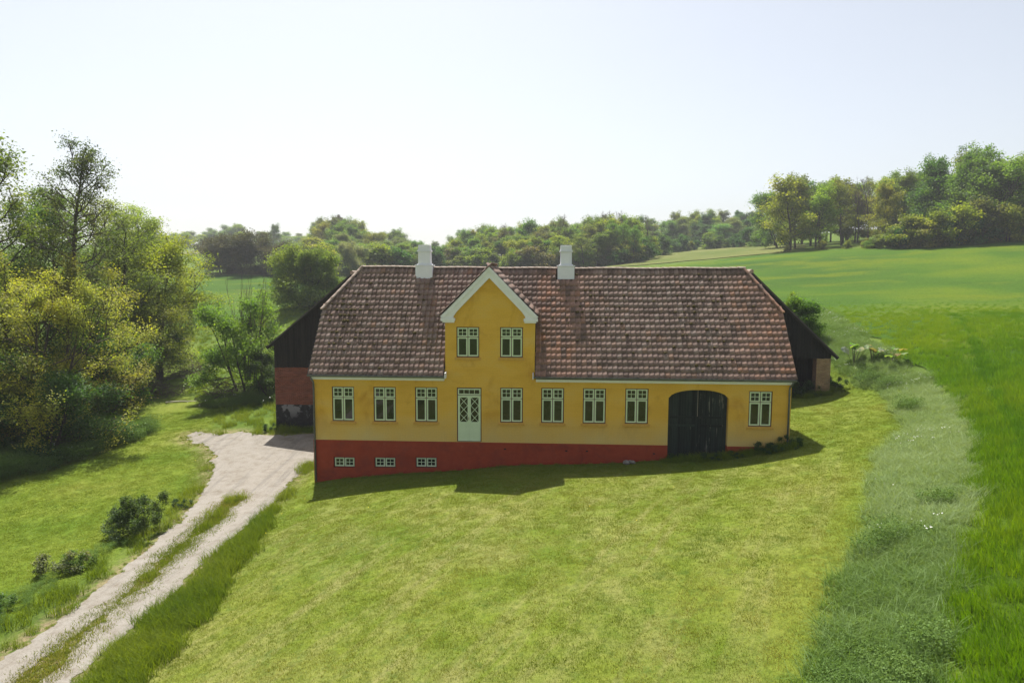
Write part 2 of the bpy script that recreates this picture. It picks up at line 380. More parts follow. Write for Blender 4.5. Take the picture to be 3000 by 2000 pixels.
def vnoise(x, y, sc, seed=0):
    """smooth value noise, -1..1"""
    g = np.random.default_rng(seed).random((64, 64))*2-1
    X = np.asarray(x)/sc; Y = np.asarray(y)/sc; i = np.floor(X).astype(int); j = np.floor(Y).astype(int)
    u = X-i; v = Y-j; u = u*u*(3-2*u); v = v*v*(3-2*v)
    G = lambda a, b: g[a % 64, b % 64]
    return (G(i, j)*(1-u)+G(i+1, j)*u)*(1-v)+(G(i, j+1)*(1-u)+G(i+1, j+1)*u)*v
def sheet(name, fn, x0, x1, y0, y1, st, off, mat):
    """mesh of the area fn>0 with a smooth cut edge, lying off metres above the ground"""
    xs = np.arange(x0, x1+st/2, st); ys = np.arange(y0, y1+st/2, st); X, Y = np.meshgrid(xs, ys); Fv = fn(X, Y)
    nx = len(xs); vid = {}; V = []; T = []
    def vert(key, p):
        if key not in vid: vid[key] = len(V); V.append(p)
        return vid[key]
    inside = Fv > 0
    allin = inside[:-1, :-1] & inside[1:, :-1] & inside[:-1, 1:] & inside[1:, 1:]
    anyin = inside[:-1, :-1] | inside[1:, :-1] | inside[:-1, 1:] | inside[1:, 1:]
    for j, i in zip(*np.nonzero(anyin)):
        c = [(j, i), (j, i+1), (j+1, i+1), (j+1, i)]
        for tri in ((0, 1, 2), (0, 2, 3)):
            q = [c[k] for k in tri]; out = []
            for a, b in zip(q, q[1:]+q[:1]):
                fa, fb = Fv[a], Fv[b]
                if fa > 0: out.append(vert(a, (xs[a[1]], ys[a[0]])))
                if (fa > 0) != (fb > 0):
                    t = fa/(fa-fb); k2 = (a, b) if a < b else (b, a)
                    out.append(vert(k2, (xs[a[1]]+t*(xs[b[1]]-xs[a[1]]), ys[a[0]]+t*(ys[b[0]]-ys[a[0]]))))
            for k in range(1, len(out)-1): T.append((out[0], out[k], out[k+1]))
    V = np.array(V); z = gz(V[:, 0], V[:, 1])+off
    me = np_mesh(name, np.column_stack([V, z]), np.array(T), mat, True)
    return link(name, me)

DRIVE = [(-19,39.4),(-17.3,38.9),(-16,38.7),(-14.2,37.6),(-12.5,37.3),(-8.6,37.4),(-8.6,34),(-9.5,33),(-9.95,32),(-9.75,29.4),(-9.55,25.4),(-9.55,22.9),(-9.6,20.5),(-9.8,19),(-9.85,17.4),
         (-9.8,16),(-9.85,15),(-9.6,13.5),(-9.2,8),(-12.6,8),(-12.5,15),(-12.4,17),(-12.25,19),(-12.3,21),(-12.45,23.4),(-12.75,26),(-13.5,29.5),(-14.6,32.6),(-16.2,35.5),(-18.5,37.6)]
STRIP = [(-11.5,28.4),(-11.25,27.3),(-11.1,25.9),(-11.05,24.6),(-11.1,23.3),(-11.0,21.6),(-10.9,19.7),(-10.95,18.5),(-11.0,17),(-10.9,15.9),(-10.6,14.6),(-10.5,8),(-11.4,8),(-11.35,14.7),(-11.3,15.8),
         (-11.3,16.9),(-11.3,18),(-11.35,19.8),(-11.4,21.3),(-11.45,23.1),(-11.8,26.3),(-11.95,27.9)]
LAWN_R = [(19.2,44),(19.1,41),(19.3,38.5),(19.3,36),(18.35,32.4),(15.95,27.6),(13.1,24.1),(10.8,20.1),(9.3,17.6),(8.3,16.1),(7.1,14.3),(6.3,13.1),(5.2,11.3),(3.6,8)]
CROP_L = [(41,119),(32.7,82.5),(27.9,62.3),(24.0,47),(22.4,39),(21.9,35),(19.9,30),(16.4,23.6),(13.1,18.5),(10.7,15.2),(9.3,13.4),(7.2,10.5),(5.6,8)]
CROP_FAR = [(26,75),(23,100),(20,130),(21,153),(30,150),(40,141)]
CROP = CROP_L[2:][::-1]+CROP_FAR+[(50,133),(57,124.5),(68,116),(82,109),(110,100),(150,95),(150,8)]
FIELD2 = [(19,152),(22,158),(31,166),(41,200),(57,230),(72,220),(78,212),(70,170),(60,140),(50,131),(40,139),(30,148),(21,150)]
MEADOW = [(-75,150),(-60,149),(-44,143),(-36,146),(-31,140),(-28,118),(-29,100),(-31,88),(-36,84),(-44,86),(-60,100),(-80,120)]
MARGIN = LAWN_R+[(5.6,8)]+CROP_L[::-1]+[(34,119),(26,85),(21.5,62),(19.5,48)]
HOUSE_FP = [(-8.9,28.7),(11.9,27.6),(12.3,35.2),(-8.3,36.2)]
YAWR = -R(2.8)
def drive_sd(x, y):
    n = vnoise(x, y, .35, 3)*.12+vnoise(x, y, 1.1, 4)*.15+vnoise(x, y, .17, 5)*.08-np.clip((-14.2-x)/2.5, 0, 1)*(.35+.5*vnoise(x, y, .5, 6))
    return np.minimum(sdf(x, y, DRIVE)+n, -(sdf(x, y, STRIP)+n*.9-.02))

def ground_mat(name, kind):
    m, t, N, L, o = nodes(name)
    pos = N('ShaderNodeNewGeometry').outputs['Position']
    def nz(sc, d=5, r=.6, st=(1, 1, 1), rot=0): return noise(N, L, mapping(N, L, pos, st, (0, 0, rot)), sc, d, r)
    def rp(v, *s): q = ramp(N, list(s)); L(v, q.inputs[0]); return q.outputs[0]
    if kind == 'lawn':
        col = rp(nz(.22, 5, .6), (.33, (.085, .140, .010)), (.5, (.122, .168, .016)), (.68, (.155, .182, .026)))
        at = N('ShaderNodeAttribute'); at.attribute_name = 'dry'
        q = N('ShaderNodeMath', operation='MULTIPLY'); L(at.outputs['Fac'], q.inputs[0]); L(rp(nz(.55, 6, .7), (.42, (.1, .1, .1)), (.66, (1, 1, 1))), q.inputs[1])
        col = mixc(N, L, q.outputs[0], col, (.205, .205, .065))
        at2 = N('ShaderNodeAttribute'); at2.attribute_name = 'wild'
        col = mixc(N, L, at2.outputs['Fac'], col, rp(nz(.3, 6, .65), (.35, (.055, .10, .012)), (.65, (.115, .165, .022))))
        # faint wheel and mower lines along the slope
        w = N('ShaderNodeTexWave'); w.inputs['Scale'].default_value = .42; w.inputs['Distortion'].default_value = 3.0; w.inputs['Detail Scale'].default_value = .6
        L(mapping(N, L, pos, (1, 1, 1), (0, 0, R(-24))), w.inputs[0])
        col = mixc(N, L, .035, col, rp(w.outputs['Fac'], (.2, (.09, .14, .012)), (.8, (.26, .26, .07))))
        st = noise(N, L, mapping(N, L, mapping(N, L, pos, (1, 1, 1), (0, 0, R(28))), (1.5, .09, 1)), 1.0, 5, .6)
        sm = N('ShaderNodeMath', operation='MULTIPLY'); L(at.outputs['Fac'], sm.inputs[0]); L(rp(st, (.50, (0, 0, 0)), (.66, (.7, .7, .7))), sm.inputs[1])
        col = mixc(N, L, sm.outputs[0], col, (.250, .225, .095))
        col = mixc(N, L, rp(nz(1.6, 7, .75), (.55, (0, 0, 0)), (.66, (.55, .55, .55))), col, (.062, .115, .016))
        ds = N('ShaderNodeAttribute'); ds.attribute_name = 'soil'
        sq = N('ShaderNodeMath', operation='MULTIPLY'); L(ds.outputs['Fac'], sq.inputs[0]); L(rp(nz(3.5, 7, .8), (.40, (0, 0, 0)), (.58, (1, 1, 1))), sq.inputs[1])
        col = mixc(N, L, sq.outputs[0], col, (.27, .205, .13))
        fine = rp(nz(6, 8, .85), (.32, (.42, .50, .40)), (.5, (1, 1, 1)), (.70, (1.45, 1.38, 1.45)))
        bs, bd, rg = .9, .05, 1
    elif kind == 'crop':
        col = rp(nz(.035, 4, .55, (1, 1.6, 1)), (.36, (.030, .078, .007)), (.52, (.050, .110, .006)), (.68, (.100, .148, .005)))
        w = N('ShaderNodeTexWave'); w.inputs['Scale'].default_value = 1.6; w.inputs['Distortion'].default_value = 1.2
        L(mapping(N, L, pos, (1, 1, 1), (0, 0, R(-28))), w.inputs[0])
        col = mixc(N, L, .12, col, rp(w.outputs['Fac'], (.1, (.02, .06, .01)), (.9, (.15, .24, .02))))
        bnd = noise(N, L, mapping(N, L, mapping(N, L, pos, (1, 1, 1), (0, 0, R(-20))), (.03, .12, 1)), 1.0, 4, .6)
        col = mixc(N, L, rp(bnd, (.52, (0, 0, 0)), (.66, (.7, .7, .7))), col, (.115, .150, .005))
        fine = rp(nz(3.2, 8, .8), (.3, (.55, .6, .55)), (.5, (1, 1, 1)), (.72, (1.3, 1.25, 1.2)))
        bs, bd, rg = .9, .12, 1
    elif kind == 'meadow':
        col = rp(nz(.05, 5, .6), (.36, (.095, .125, .025)), (.62, (.16, .165, .05)))
        fine = rp(nz(2.2, 8, .8), (.3, (.7, .7, .7)), (.7, (1.25, 1.25, 1.25)))
        bs, bd, rg = .8, .12, 1
    else:
        col = rp(nz(.6, 6, .65), (.32, (.225, .205, .175)), (.68, (.290, .270, .238)))
        col = mixc(N, L, .8, col, rp(nz(2.2, 6, .7), (.30, (.165, .138, .105)), (.46, (.245, .223, .190)), (.7, (.30, .280, .25))))
        ln = nz(1.0, 6, .7, (2.6, .12, 1), R(4)); col = mixc(N, L, rp(ln, (.52, (0, 0, 0)), (.70, (.75, .75, .75))), col, (.150, .142, .128))
        fine = rp(nz(24, 6, .8), (.3, (.62, .6, .58)), (.5, (1, 1, 1)), (.75, (1.18, 1.18, 1.2)))
        bs, bd, rg = .7, .02, 1
    col = mixc(N, L, 1.0, col, fine, 'MULTIPLY')
    p = N('ShaderNodeBsdfPrincipled'); p.inputs['Roughness'].default_value = rg; p.inputs['Specular IOR Level'].default_value = .1
    L(col, p.inputs['Base Color']); L(bump(N, L, nz(7 if kind != 'gravel' else 30, 7, .8), bs, bd), p.inputs['Normal'])
    L(p.outputs[0], o.inputs[0]); return m
MGROUND = ground_mat('grass_ground', 'lawn'); MCROP = ground_mat('crop_ground', 'crop'); MMEAD = ground_mat('meadow_ground', 'meadow'); MGRAV = ground_mat('gravel', 'gravel')

# ground: one sheet to the horizon
nx, ny = len(GX), len(GY)
Vg = np.column_stack([_X.ravel(), _Y.ravel(), GZ.ravel()])
ii, jj = np.meshgrid(np.arange(nx-1), np.arange(ny-1)); a = (jj*nx+ii).ravel()
Tg = np.concatenate([np.column_stack([a, a+1, a+nx+1]), np.column_stack([a, a+nx+1, a+nx])])
gm = np_mesh('ground', Vg, Tg, MGROUND, True)
LAWN = LAWN_R+[(-9.4,8),(-9.6,14),(-9.8,17),(-9.5,20.5),(-9.5,25),(-9.7,30),(-9.5,33),(-8.5,36),(12,40)]
sl = sdf(Vg[:, 0], Vg[:, 1], LAWN)
dry = .7*np.clip(sl/2, 0, 1)*np.clip((29-Vg[:, 1])/6, .25, 1)
LAWN_L = [(-60,8),(-14,8),(-13.6,20),(-13.6,26),(-14.4,31),(-16.6,36),(-18,40),(-20,46),(-25,52),(-31,66),(-34,74),(-37,74),(-32,60),(-27,47),(-23.5,40),(-23,35),(-24,31.5),(-27,28.5),(-33,25),(-50,18)]
sll = sdf(Vg[:, 0], Vg[:, 1], LAWN_L)
wild = 1-np.clip(np.maximum(sl, sll)/.8+.5, 0, 1)
soil = np.exp(-(np.maximum(0, -sdf(Vg[:, 0], Vg[:, 1], DRIVE))/.45)**2)*(Vg[:, 1] < 42)
for nm, arr in (('dry', dry), ('wild', wild), ('soil', soil)):
    at = gm.attributes.new(nm, 'FLOAT', 'POINT'); at.data.foreach_set('value', arr.astype(np.float32))
tag(link('ground', gm), 'rolling grass ground of the farmstead with mown lawns', kind='structure')
tag(sheet('driveway', drive_sd, -20, -8, 8, 40, .14, .012, MGRAV), 'pale gravel driveway of two wheel tracks widening into a yard', kind='structure')
tag(sheet('crop_field', lambda x, y: sdf(x, y, CROP)+vnoise(x, y, 1.3, 8)*.3, 4, 150, 8, 132, .7, .06, MCROP), 'bright green cereal field rising to the wood', kind='structure')
tag(sheet('meadow', lambda x, y: sdf(x, y, FIELD2)+vnoise(x, y, 6, 9)*1.2, 16, 78, 108, 228, 2, .14, MMEAD), 'pale grass meadow beyond the cereal field', kind='structure')
tag(sheet('valley_field', lambda x, y: sdf(x, y, MEADOW)+vnoise(x, y, 5, 10)*1.2, -82, -26, 82, 152, 2, .10, MCROP), 'green field in the valley behind the barn', kind='structure')
FARM = [(-150,268),(-60,262),(-50,300),(-62,352),(-150,352)]
tag(sheet('far_meadow', lambda x, y: sdf(x, y, FARM), -150, -48, 262, 352, 4, .2, MMEAD), 'pale far meadow on the hill at the left', kind='structure')
# ---------------------------------------------------------------- farmhouse (local x along the front, y inwards, z up)
COL.objects.link(HOUSE); HOUSE.location = (0, 28.5, 0); HOUSE.rotation_euler = (0, 0, YAWR)
tag(HOUSE, 'long yellow farmhouse on a dark red plinth with clay tiled half-hipped roof', 'house')
UL, UR, DEP = -8.53, 11.6, 6.7
WIN = [(-7.72, 2.505), (-5.92, 2.51), (-4.13, 2.52), (-.49, 2.545), (1.245, 2.555), (3.0, 2.56), (4.77, 2.575), (9.88, 2.53)]
WW, WH = .965, 1.505
DWIN = [(-2.345, 5.32), (-.505, 5.325)]; DH = 1.285
BWIN = [(-7.70, .475), (-5.92, .495), (-4.13, .525)]; BW, BH = .93, .46
GATE = (6.57, 9.05)
def arch(u):
    c = (GATE[0]+GATE[1])/2; h = (GATE[1]-GATE[0])/2; t = min(1, abs(u-c)/h); return 3.70+.35*(1-t**2.3)**.62
def rect(u, w, W, H): return [(u, w), (u+W, w), (u+W, w+H), (u, w+H)]
def wall_front(name, outer, holes, y, depth, mat):
    mb = MB(); loops = [outer]+holes
    V = [[Vector((p[0], p[1], 0)) for p in l] for l in loops]; flat = [p for l in loops for p in l]
    for t in tessellate_polygon(V):
        q = [flat[i] for i in t]
        ar = (q[1][0]-q[0][0])*(q[2][1]-q[0][1])-(q[2][0]-q[0][0])*(q[1][1]-q[0][1])
        if ar < 0: q = q[::-1]
        mb.poly([(u, y, w) for u, w in q])
    for h in holes:                                     # reveals
        for (a, b) in zip(h, h[1:]+h[:1]):
            mb.poly([(a[0], y, a[1]), (a[0], y+depth, a[1]), (b[0], y+depth, b[1]), (b[0], y, b[1])])
    return mb
ga = [(GATE[0]+(GATE[1]-GATE[0])*i/20, arch(GATE[0]+(GATE[1]-GATE[0])*i/20)) for i in range(21)]
outer = [(UL, 1.68), (GATE[0], 1.68)]+[(GATE[0], 3.70)]+ga[1:-1]+[(GATE[1], 3.70), (GATE[1], 1.68), (UR, 1.68), (UR, 4.80), (.96, 4.80), (.96, 7.02), (-.95, 8.98), (-2.82, 7.02), (-2.82, 4.80), (UL, 4.80)]
holes = [rect(u, w, WW, WH) for u, w in WIN]+[rect(u, w, WW, DH) for u, w in DWIN]+[rect(-2.335, 1.70, 1.05, 2.33)]
mb = wall_front('wall', outer, holes, 0, .12, MW)
g2 = [(GATE[0], 1.68)]+[(GATE[0], 3.70)]+ga[1:-1]+[(GATE[1], 3.70), (GATE[1], 1.68)]
for a, b in zip(g2, g2[1:]): mb.poly([(a[0], 0, a[1]), (b[0], 0, b[1]), (b[0], .3, b[1]), (a[0], .3, a[1])])
for u, s in ((UL, 1), (UR, -1)):                         # gable ends with the upper corners cut by the half hips
    pts = [(u, 0, 1.68), (u, 0, 4.80), (u, 1.75, 7.0), (u, DEP-1.75, 7.0), (u, DEP, 4.80), (u, DEP, 1.68)]
    mb.poly(pts[::s])
mb.poly([(UR, DEP, 1.68), (UL, DEP, 1.68), (UL, DEP, 4.8), (UR, DEP, 4.8)])
for u, s in ((-2.82, 1), (.96, -1)): mb.poly([(u, 0, 4.8), (u, 0, 7.0), (u, 1.72, 7.0), (u, 1.72, 6.9)][::s])   # cheeks of the bay
mb.build('wall', MW, HOUSE)
pz = -1.2
po = [(UL-.03, pz), (GATE[0], pz), (GATE[0], 1.68), (UL-.03, 1.68)]
mb = wall_front('plinth', po, [rect(u, w, BW, BH) for u, w in BWIN], -.02, .12, MP)
for t in ([(GATE[1], pz), (UR+.02, pz), (UR+.02, 1.68), (GATE[1], 1.68)],): mb.poly([(u, -.02, w) for u, w in t])
mb.poly([(UL-.03, -.02, pz), (UL-.03, -.02, 1.68), (UL-.03, DEP+.02, 1.68), (UL-.03, DEP+.02, pz)])
mb.poly([(UR+.02, -.02, pz), (UR+.02, DEP+.02, pz), (UR+.02, DEP+.02, 1.68), (UR+.02, -.02, 1.68)])
mb.poly([(UR+.02, DEP+.02, pz), (UL-.03, DEP+.02, pz), (UL-.03, DEP+.02, 1.68), (UR+.02, DEP+.02, 1.68)])
for u0, u1 in ((UL-.03, GATE[0]), (GATE[1], UR+.02)): mb.poly([(u0, -.02, 1.68), (u1, -.02, 1.68), (u1, .0, 1.6805), (u0, .0, 1.6805)])
for u, s in ((GATE[0], 1), (GATE[1], -1)): mb.poly([(u, -.02, pz), (u, .3, pz), (u, .3, 1.68), (u, -.02, 1.68)][::s])
mb.build('plinth', MP, HOUSE)
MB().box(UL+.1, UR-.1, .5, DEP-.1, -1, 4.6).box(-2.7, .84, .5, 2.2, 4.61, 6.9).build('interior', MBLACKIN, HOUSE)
# air vents and a short painted pipe in the plinth
for u, w in ((-.28, 1.40), (2.33, 1.37), (3.2, 1.37), (6.02, 1.31)):
    v = MB().box(u-.045, u+.045, -.024, -.002, w-.022, w+.022).box(u-.055, u+.055, -.035, -.021, w+.022, w+.032).build('air_vent', MBLACKIN, HOUSE)
MB().tube([(2.98, -.05, .72), (2.98, -.05, 1.33)], .022, 8).build('pipe', MP, HOUSE)

# ---- windows: maroon frame, pale green casements, dark panes, plastered sill
def frame_mb(W, H, bars_u, bars_w, y, t, d, tb=None):
    """rectangular frame with bars at the given centre positions"""
    tb = tb or t
    m = MB().box(0, t, y, y+d, 0, H).box(W-t, W, y, y+d, 0, H).box(t, W-t, y, y+d, 0, t).box(t, W-t, y, y+d, H-t, H)
    for u in bars_u: m.box(u-tb/2, u+tb/2, y+.003, y+d-.003, t, H-t)
    prev = [t]+[u for u in bars_u]+[W-t]
    for w in bars_w:
        e = [t]+sum([[u-tb/2, u+tb/2] for u in bars_u], [])+[W-t]
        for a, b in zip(e[::2], e[1::2]): m.box(a, b, y+.003, y+d-.003, w-tb/2, w+tb/2)
    return m
FT = .040
_cache = {}
def shared(key, fn):
    if key not in _cache: _cache[key] = fn()
    return _cache[key]
def casement(par, u, w, W, H, split, y=.045):
    """casement with its panes; split=True puts in a cross of bars"""
    t = .052 if split else .056
    me = shared(('cas', round(W, 3), round(H, 3), split), lambda: frame_mb(W, H, [W/2] if split else [], [H/2] if split else [], 0, t, .045, .020).mesh('casement', MGRN))
    c = link('casement', me, par, (u, y, w))
    cells = [(t, W/2-.01), (W/2+.01, W-t)] if split else [(t, W-t)]
    rows = [(t, H/2-.01), (H/2+.01, H-t)] if split else [(t, H-t)]
    for a, b in cells:
        for d, e in rows:
            pm = shared(('pane', round(b-a, 3), round(e-d, 3)), lambda: MB().box(0, b-a, 0, .005, 0, e-d).mesh('pane', MGL))
            p = link('pane', pm, par, (u+a, y+.02, w+d)); p.rotation_euler = (rnd.uniform(-.012, .012), 0, rnd.uniform(-.01, .01))
def window(u, w, W, H, low=True, sill=True):
    def mk():
        m = MB().box(0, FT, 0, .09, 0, H).box(W-FT, W, 0, .09, 0, H).box(FT, W-FT, 0, .09, 0, FT).box(FT, W-FT, 0, .09, H-FT, H)
        if low: m.box(W/2-.014, W/2+.014, .0, .09, FT, H-FT)
        zt = H-FT-top-.013
        if low and H > .7:
            for a, b in ((FT, W/2-.014), (W/2+.014, W-FT)): m.box(a, b, 0, .09, zt-.013, zt+.013)
        return m.mesh('window', MMAR)
    top = .425 if H > 1.4 else .375
    fr = link('window', shared(('win', W, H), mk), HOUSE, (u, .055, w))
    cw = W/2-.014-FT-.004
    for k in range(2):
        cu = FT+.002 if k == 0 else W/2+.016
        if H > .7:
            casement(fr, cu, H-FT-top+.002, cw, top-.004, True, -.012)
            casement(fr, cu, FT+.002, cw, H-2*FT-top-.030, False, -.012)
        else: casement(fr, cu, FT+.002, cw, H-2*FT-.004, True, -.012)
    if sill:
        s = MB(); x0, x1 = -.07, W+.07
        s.poly([(x0, -.055, -.004), (x0, -.12, -.03), (x1, -.12, -.03), (x1, -.055, -.004)]); s.box(x0, x1, -.12, -.057, -.105, -.031)
        s.poly([(x0, -.12, -.03), (x0, -.055, -.004), (x0, -.055, -.031)]).poly([(x1, -.12, -.03), (x1, -.055, -.031), (x1, -.055, -.004)])
        link('sill', shared(('sill', W), lambda: s.mesh('sill', MSILL)), fr, (0, 0, 0))
    return fr
for u, w in WIN: window(u, w, WW, WH)
for u, w in DWIN: window(u, w, WW, DH)
for u, w in BWIN: window(u, w, BW, BH, sill=False)

# ---- front door: transom light over two half-glazed leaves with diagonal glazing bars
DU, DW_, DZ, DHH = -2.335, 1.05, 1.70, 2.33
dm = MB().box(0, .04, 0, .1, 0, DHH).box(DW_-.04, DW_, 0, .1, 0, DHH).box(.04, DW_-.04, 0, .1, DHH-.04, DHH).box(.04, DW_-.04, 0, .1, 1.985, 2.01).box(.04, DW_-.04, -.04, .1, 0, .018)
door = link('door', dm.mesh('door', MMAR), HOUSE, (DU, .03, DZ))
tw, th = DW_-.084, .272
tl = link('transom', frame_mb(tw, th, [tw*.27, tw*.5, tw*.73], [], 0, .05, .045, .02).mesh('transom', MGRN), door, (.042, -.012, 2.012))
MB().box(.05, tw-.05, 0, .005, .05, th-.05).build('pane', MGL, door).location = (.042, .012, 2.012)
lw, lh = (DW_-.088)/2, 1.962
gx0, gx1, gz0, gz1 = .085, lw-.065, .83, 1.885
def leafmesh():
    m = MB().box(0, gx0, 0, .045, 0, lh).box(gx1, lw, 0, .045, 0, lh).box(gx0, gx1, 0, .045, gz1, lh).box(gx0, gx1, 0, .045, .75, gz0).box(gx0, gx1, 0, .045, 0, .15)
    m.box(gx0, gx1, .012, .035, .15, .75).box(gx0+.03, gx1-.03, .004, .011, .18, .72)
    n = 3; hh = (gz1-gz0)/n
    for i in range(n):
        a, b = gz0+i*hh, gz0+(i+1)*hh
        m.beam((gx0, .012+.002*i, a), (gx1, .012+.002*i, b), .02, .02, (0, 1, 0)); m.beam((gx0, .017+.002*i, b), (gx1, .017+.002*i, a), .02, .02, (0, 1, 0))
    return m.mesh('door_leaf', MGRN)
lm = leafmesh()
for k in range(2):
    l = link('door_leaf', lm, door, (.042+k*(lw+.004), -.012, .02))
    if k: l.scale = (-1, 1, 1); l.location.x = .042+2*lw+.004
    MB().box(gx0, gx1, .03, .034, gz0, gz1).build('pane', MGL, door).location = (.042+(0 if k == 0 else 2*lw+.004-gx1-gx0), -.006, .02)
MB().tube([(.505, -.02, 1.0), (.505, -.055, 1.0), (.46, -.06, 1.0)], .008, 6).box(.492, .518, -.016, -.012, .93, 1.07).build('door_handle', rough_mat('brass', (.25, .17, .06), (.35, .24, .08), 9, .4, spec=.6), door)

# ---- carriage gate: two leaves of vertical planks
gc = (GATE[0]+GATE[1])/2
def gate_leaf(u0, u1, mat, label):
    leaf = link('gate_leaf', MB().box(u0+.01, u1-.01, .245, .262, 1.0, 3.66).mesh('gate_leaf', mat), HOUSE); tag(leaf, label)
    n = 11; w = (u1-u0)/n
    for i in range(n):
        a, b = u0+i*w+.004, u0+(i+1)*w-.004; y = .215+rnd.uniform(0, .012)
        za, zb = arch(a)+.03, arch(b)+.03; m = MB()
        m.poly([(a, y, 1.02), (b, y, 1.02), (b, y, zb), (a, y, za)]); m.poly([(b, y, 1.02), (b, y+.028, 1.02), (b, y+.028, zb), (b, y, zb)])
        m.poly([(a, y, za), (a, y+.028, za), (a, y+.028, 1.02), (a, y, 1.02)]); m.poly([(a, y+.028, 1.02), (a, y+.028, za), (b, y+.028, zb), (b, y+.028, 1.02)])
        m.build('plank', mat, leaf)
    for z in (2.86, 2.50): MB().box(u0+.08, u1-.08, .175, .213, z-.045, z+.045).build('rail', mat, leaf)
    return leaf
gate_leaf(GATE[0]+.01, gc-.003, MGATE1, 'left gate leaf in fairly sound blackish green paint')
gate_leaf(gc+.005, GATE[1]-.09, MGATE2, 'right gate leaf with flaking paint')
MB().box(gc-.075, gc-.005, .15, .19, 1.05, 4.0).build('cover_strip', MGATE1, HOUSE)
MB().box(gc-.002, gc+.010, .15, .17, 2.9, 4.06).build('cover_strip', MSTRIP, HOUSE)
MB().box(GATE[1]-.09, GATE[1]-.002, .24, .27, .9, 3.8).build('gate_post', MGATE2, HOUSE)

# ---- white eaves cornice, zinc gutters and downpipes
for u0, u1 in ((UL, -2.86), (1.02, UR)):
    MB().box(u0, u1, -.14, -.004, 4.33, 4.39).box(u0, u1, -.22, -.004, 4.391, 4.45).build('cornice', MWHT, HOUSE)
def gutter(u0, u1, y, z, z1=None):
    m = MB(); n = 7; z1 = z if z1 is None else z1
    for (a, za), (b, zb) in (((u0, z), (u1, z1)),):
        for k in range(n):
            t0 = math.pi+math.pi*k/n; t1 = math.pi+math.pi*(k+1)/n
            P = lambda u, zz, t, r: (u, y+r*math.cos(t), zz+r*math.sin(t))
            m.poly([P(a, za, t0, .08), P(b, zb, t0, .08), P(b, zb, t1, .08), P(a, za, t1, .08)]); m.poly([P(a, za, t1, .062), P(b, zb, t1, .062), P(b, zb, t0, .062), P(a, za, t0, .062)])
    m.tube([(u0, y-.068, z), (u1, y-.068, z1)], .010, 6)
    for e, zz in ((u0, z), (u1, z1)): m.poly([(e, y+.07*math.cos(math.pi+math.pi*k/8), zz+.07*math.sin(math.pi+math.pi*k/8)) for k in range(9)])
    for k in range(int((u1-u0)/.7)): u = u0+.35+k*.7; m.tube([(u, y-.07, z-.02), (u, y-.02, z-.078), (u, y+.06, z-.05)], .007, 4)
    return m.build('gutter', MZINC, HOUSE)
gutter(-8.64, -2.80, -.35, 4.555); gutter(.92, 11.66, -.35, 4.575, 4.56)
MB().box(-2.80, -2.76, -.42, -.002, 4.46, 4.70).build('gutter_end_board', MWHT, HOUSE)
MB().box(.88, .915, -.42, -.002, 4.47, 4.71).build('gutter_end_board', MWHT, HOUSE)
def downpipe(u, zb, du):
    m = MB().tube([(u, -.35, 4.50), (u, -.34, 4.40), (u+du, -.1, 4.22), (u+du, -.075, 4.12), (u+du, -.075, zb)], .038, 10)
    for z in (3.9, 2.6, zb+.35): m.tube([(u+du, -.075, z-.02), (u+du, -.075, z+.02)], .046, 10)
    m.build('downpipe', MZINC, HOUSE, True)
downpipe(-8.50, -.15, .02); downpipe(11.52, 1.6, -.02)

# ---- gabled bay: white raking cornice with kicked-out feet and box returns
def rake(side):
    # outer line foot -> kick -> apex, inner line back down; side=-1 left, +1 right, mirrored about the apex
    c = -.95; f = lambda x: c+side*x
    out = [(2.02, 6.98), (1.72, 7.30), (.0, 9.06)]; inn = [(.0, 8.66), (1.32, 7.31), (1.55, 7.06)]
    m = MB(); y0, y1 = -.17, -.003
    pts = [(f(2.02), 6.98), (f(1.98), 7.06), (f(1.66), 7.34), (c, 9.06), (c, 8.66), (f(1.34), 7.28), (f(1.50), 7.06), (f(1.50), 6.98)]
    V = [[Vector((p[0], p[1], 0)) for p in pts]]
    for t in tessellate_polygon(V):
        q = [pts[i] for i in t]
        ar = (q[1][0]-q[0][0])*(q[2][1]-q[0][1])-(q[2][0]-q[0][0])*(q[1][1]-q[0][1])
        if ar < 0: q = q[::-1]
        m.poly([(u, y0, w) for u, w in q]); m.poly([(u, y1, w) for u, w in q[::-1]])
    for a, b in zip(pts, pts[1:]+pts[:1]): m.poly([(a[0], y0, a[1]), (a[0], y1, a[1]), (b[0], y1, b[1]), (b[0], y0, b[1])])
    # raised outer moulding
    q = [(f(2.05), 7.05), (f(1.69), 7.40), (c, 9.12)]; q2 = [(f(1.93), 6.99), (f(1.58), 7.30), (c, 8.97)]
    for (a, b), (d, e) in zip(zip(q, q[1:]), zip(q2, q2[1:])):
        for yy, rev in ((y0-.05, False),):
            m.poly([(a[0], yy, a[1]), (b[0], yy, b[1]), (e[0], yy, e[1]), (d[0], yy, d[1])][::(1 if side < 0 else -1)])
        m.poly([(d[0], yy, d[1]), (e[0], yy, e[1]), (e[0], y0, e[1]), (d[0], y0, d[1])]); m.poly([(a[0], yy, a[1]), (a[0], y1, a[1]), (b[0], y1, b[1]), (b[0], yy, b[1])])
    # box return at the foot
    x0, x1 = sorted((f(2.03), f(1.44))); m.box(x0, x1, -.20, -.003, 6.86, 6.979); x0, x1 = sorted((f(1.96), f(1.47))); m.box(x0, x1, -.15, -.004, 6.79, 6.859)
    m.build('gable_cornice', MWHT, HOUSE)
rake(-1); rake(1)

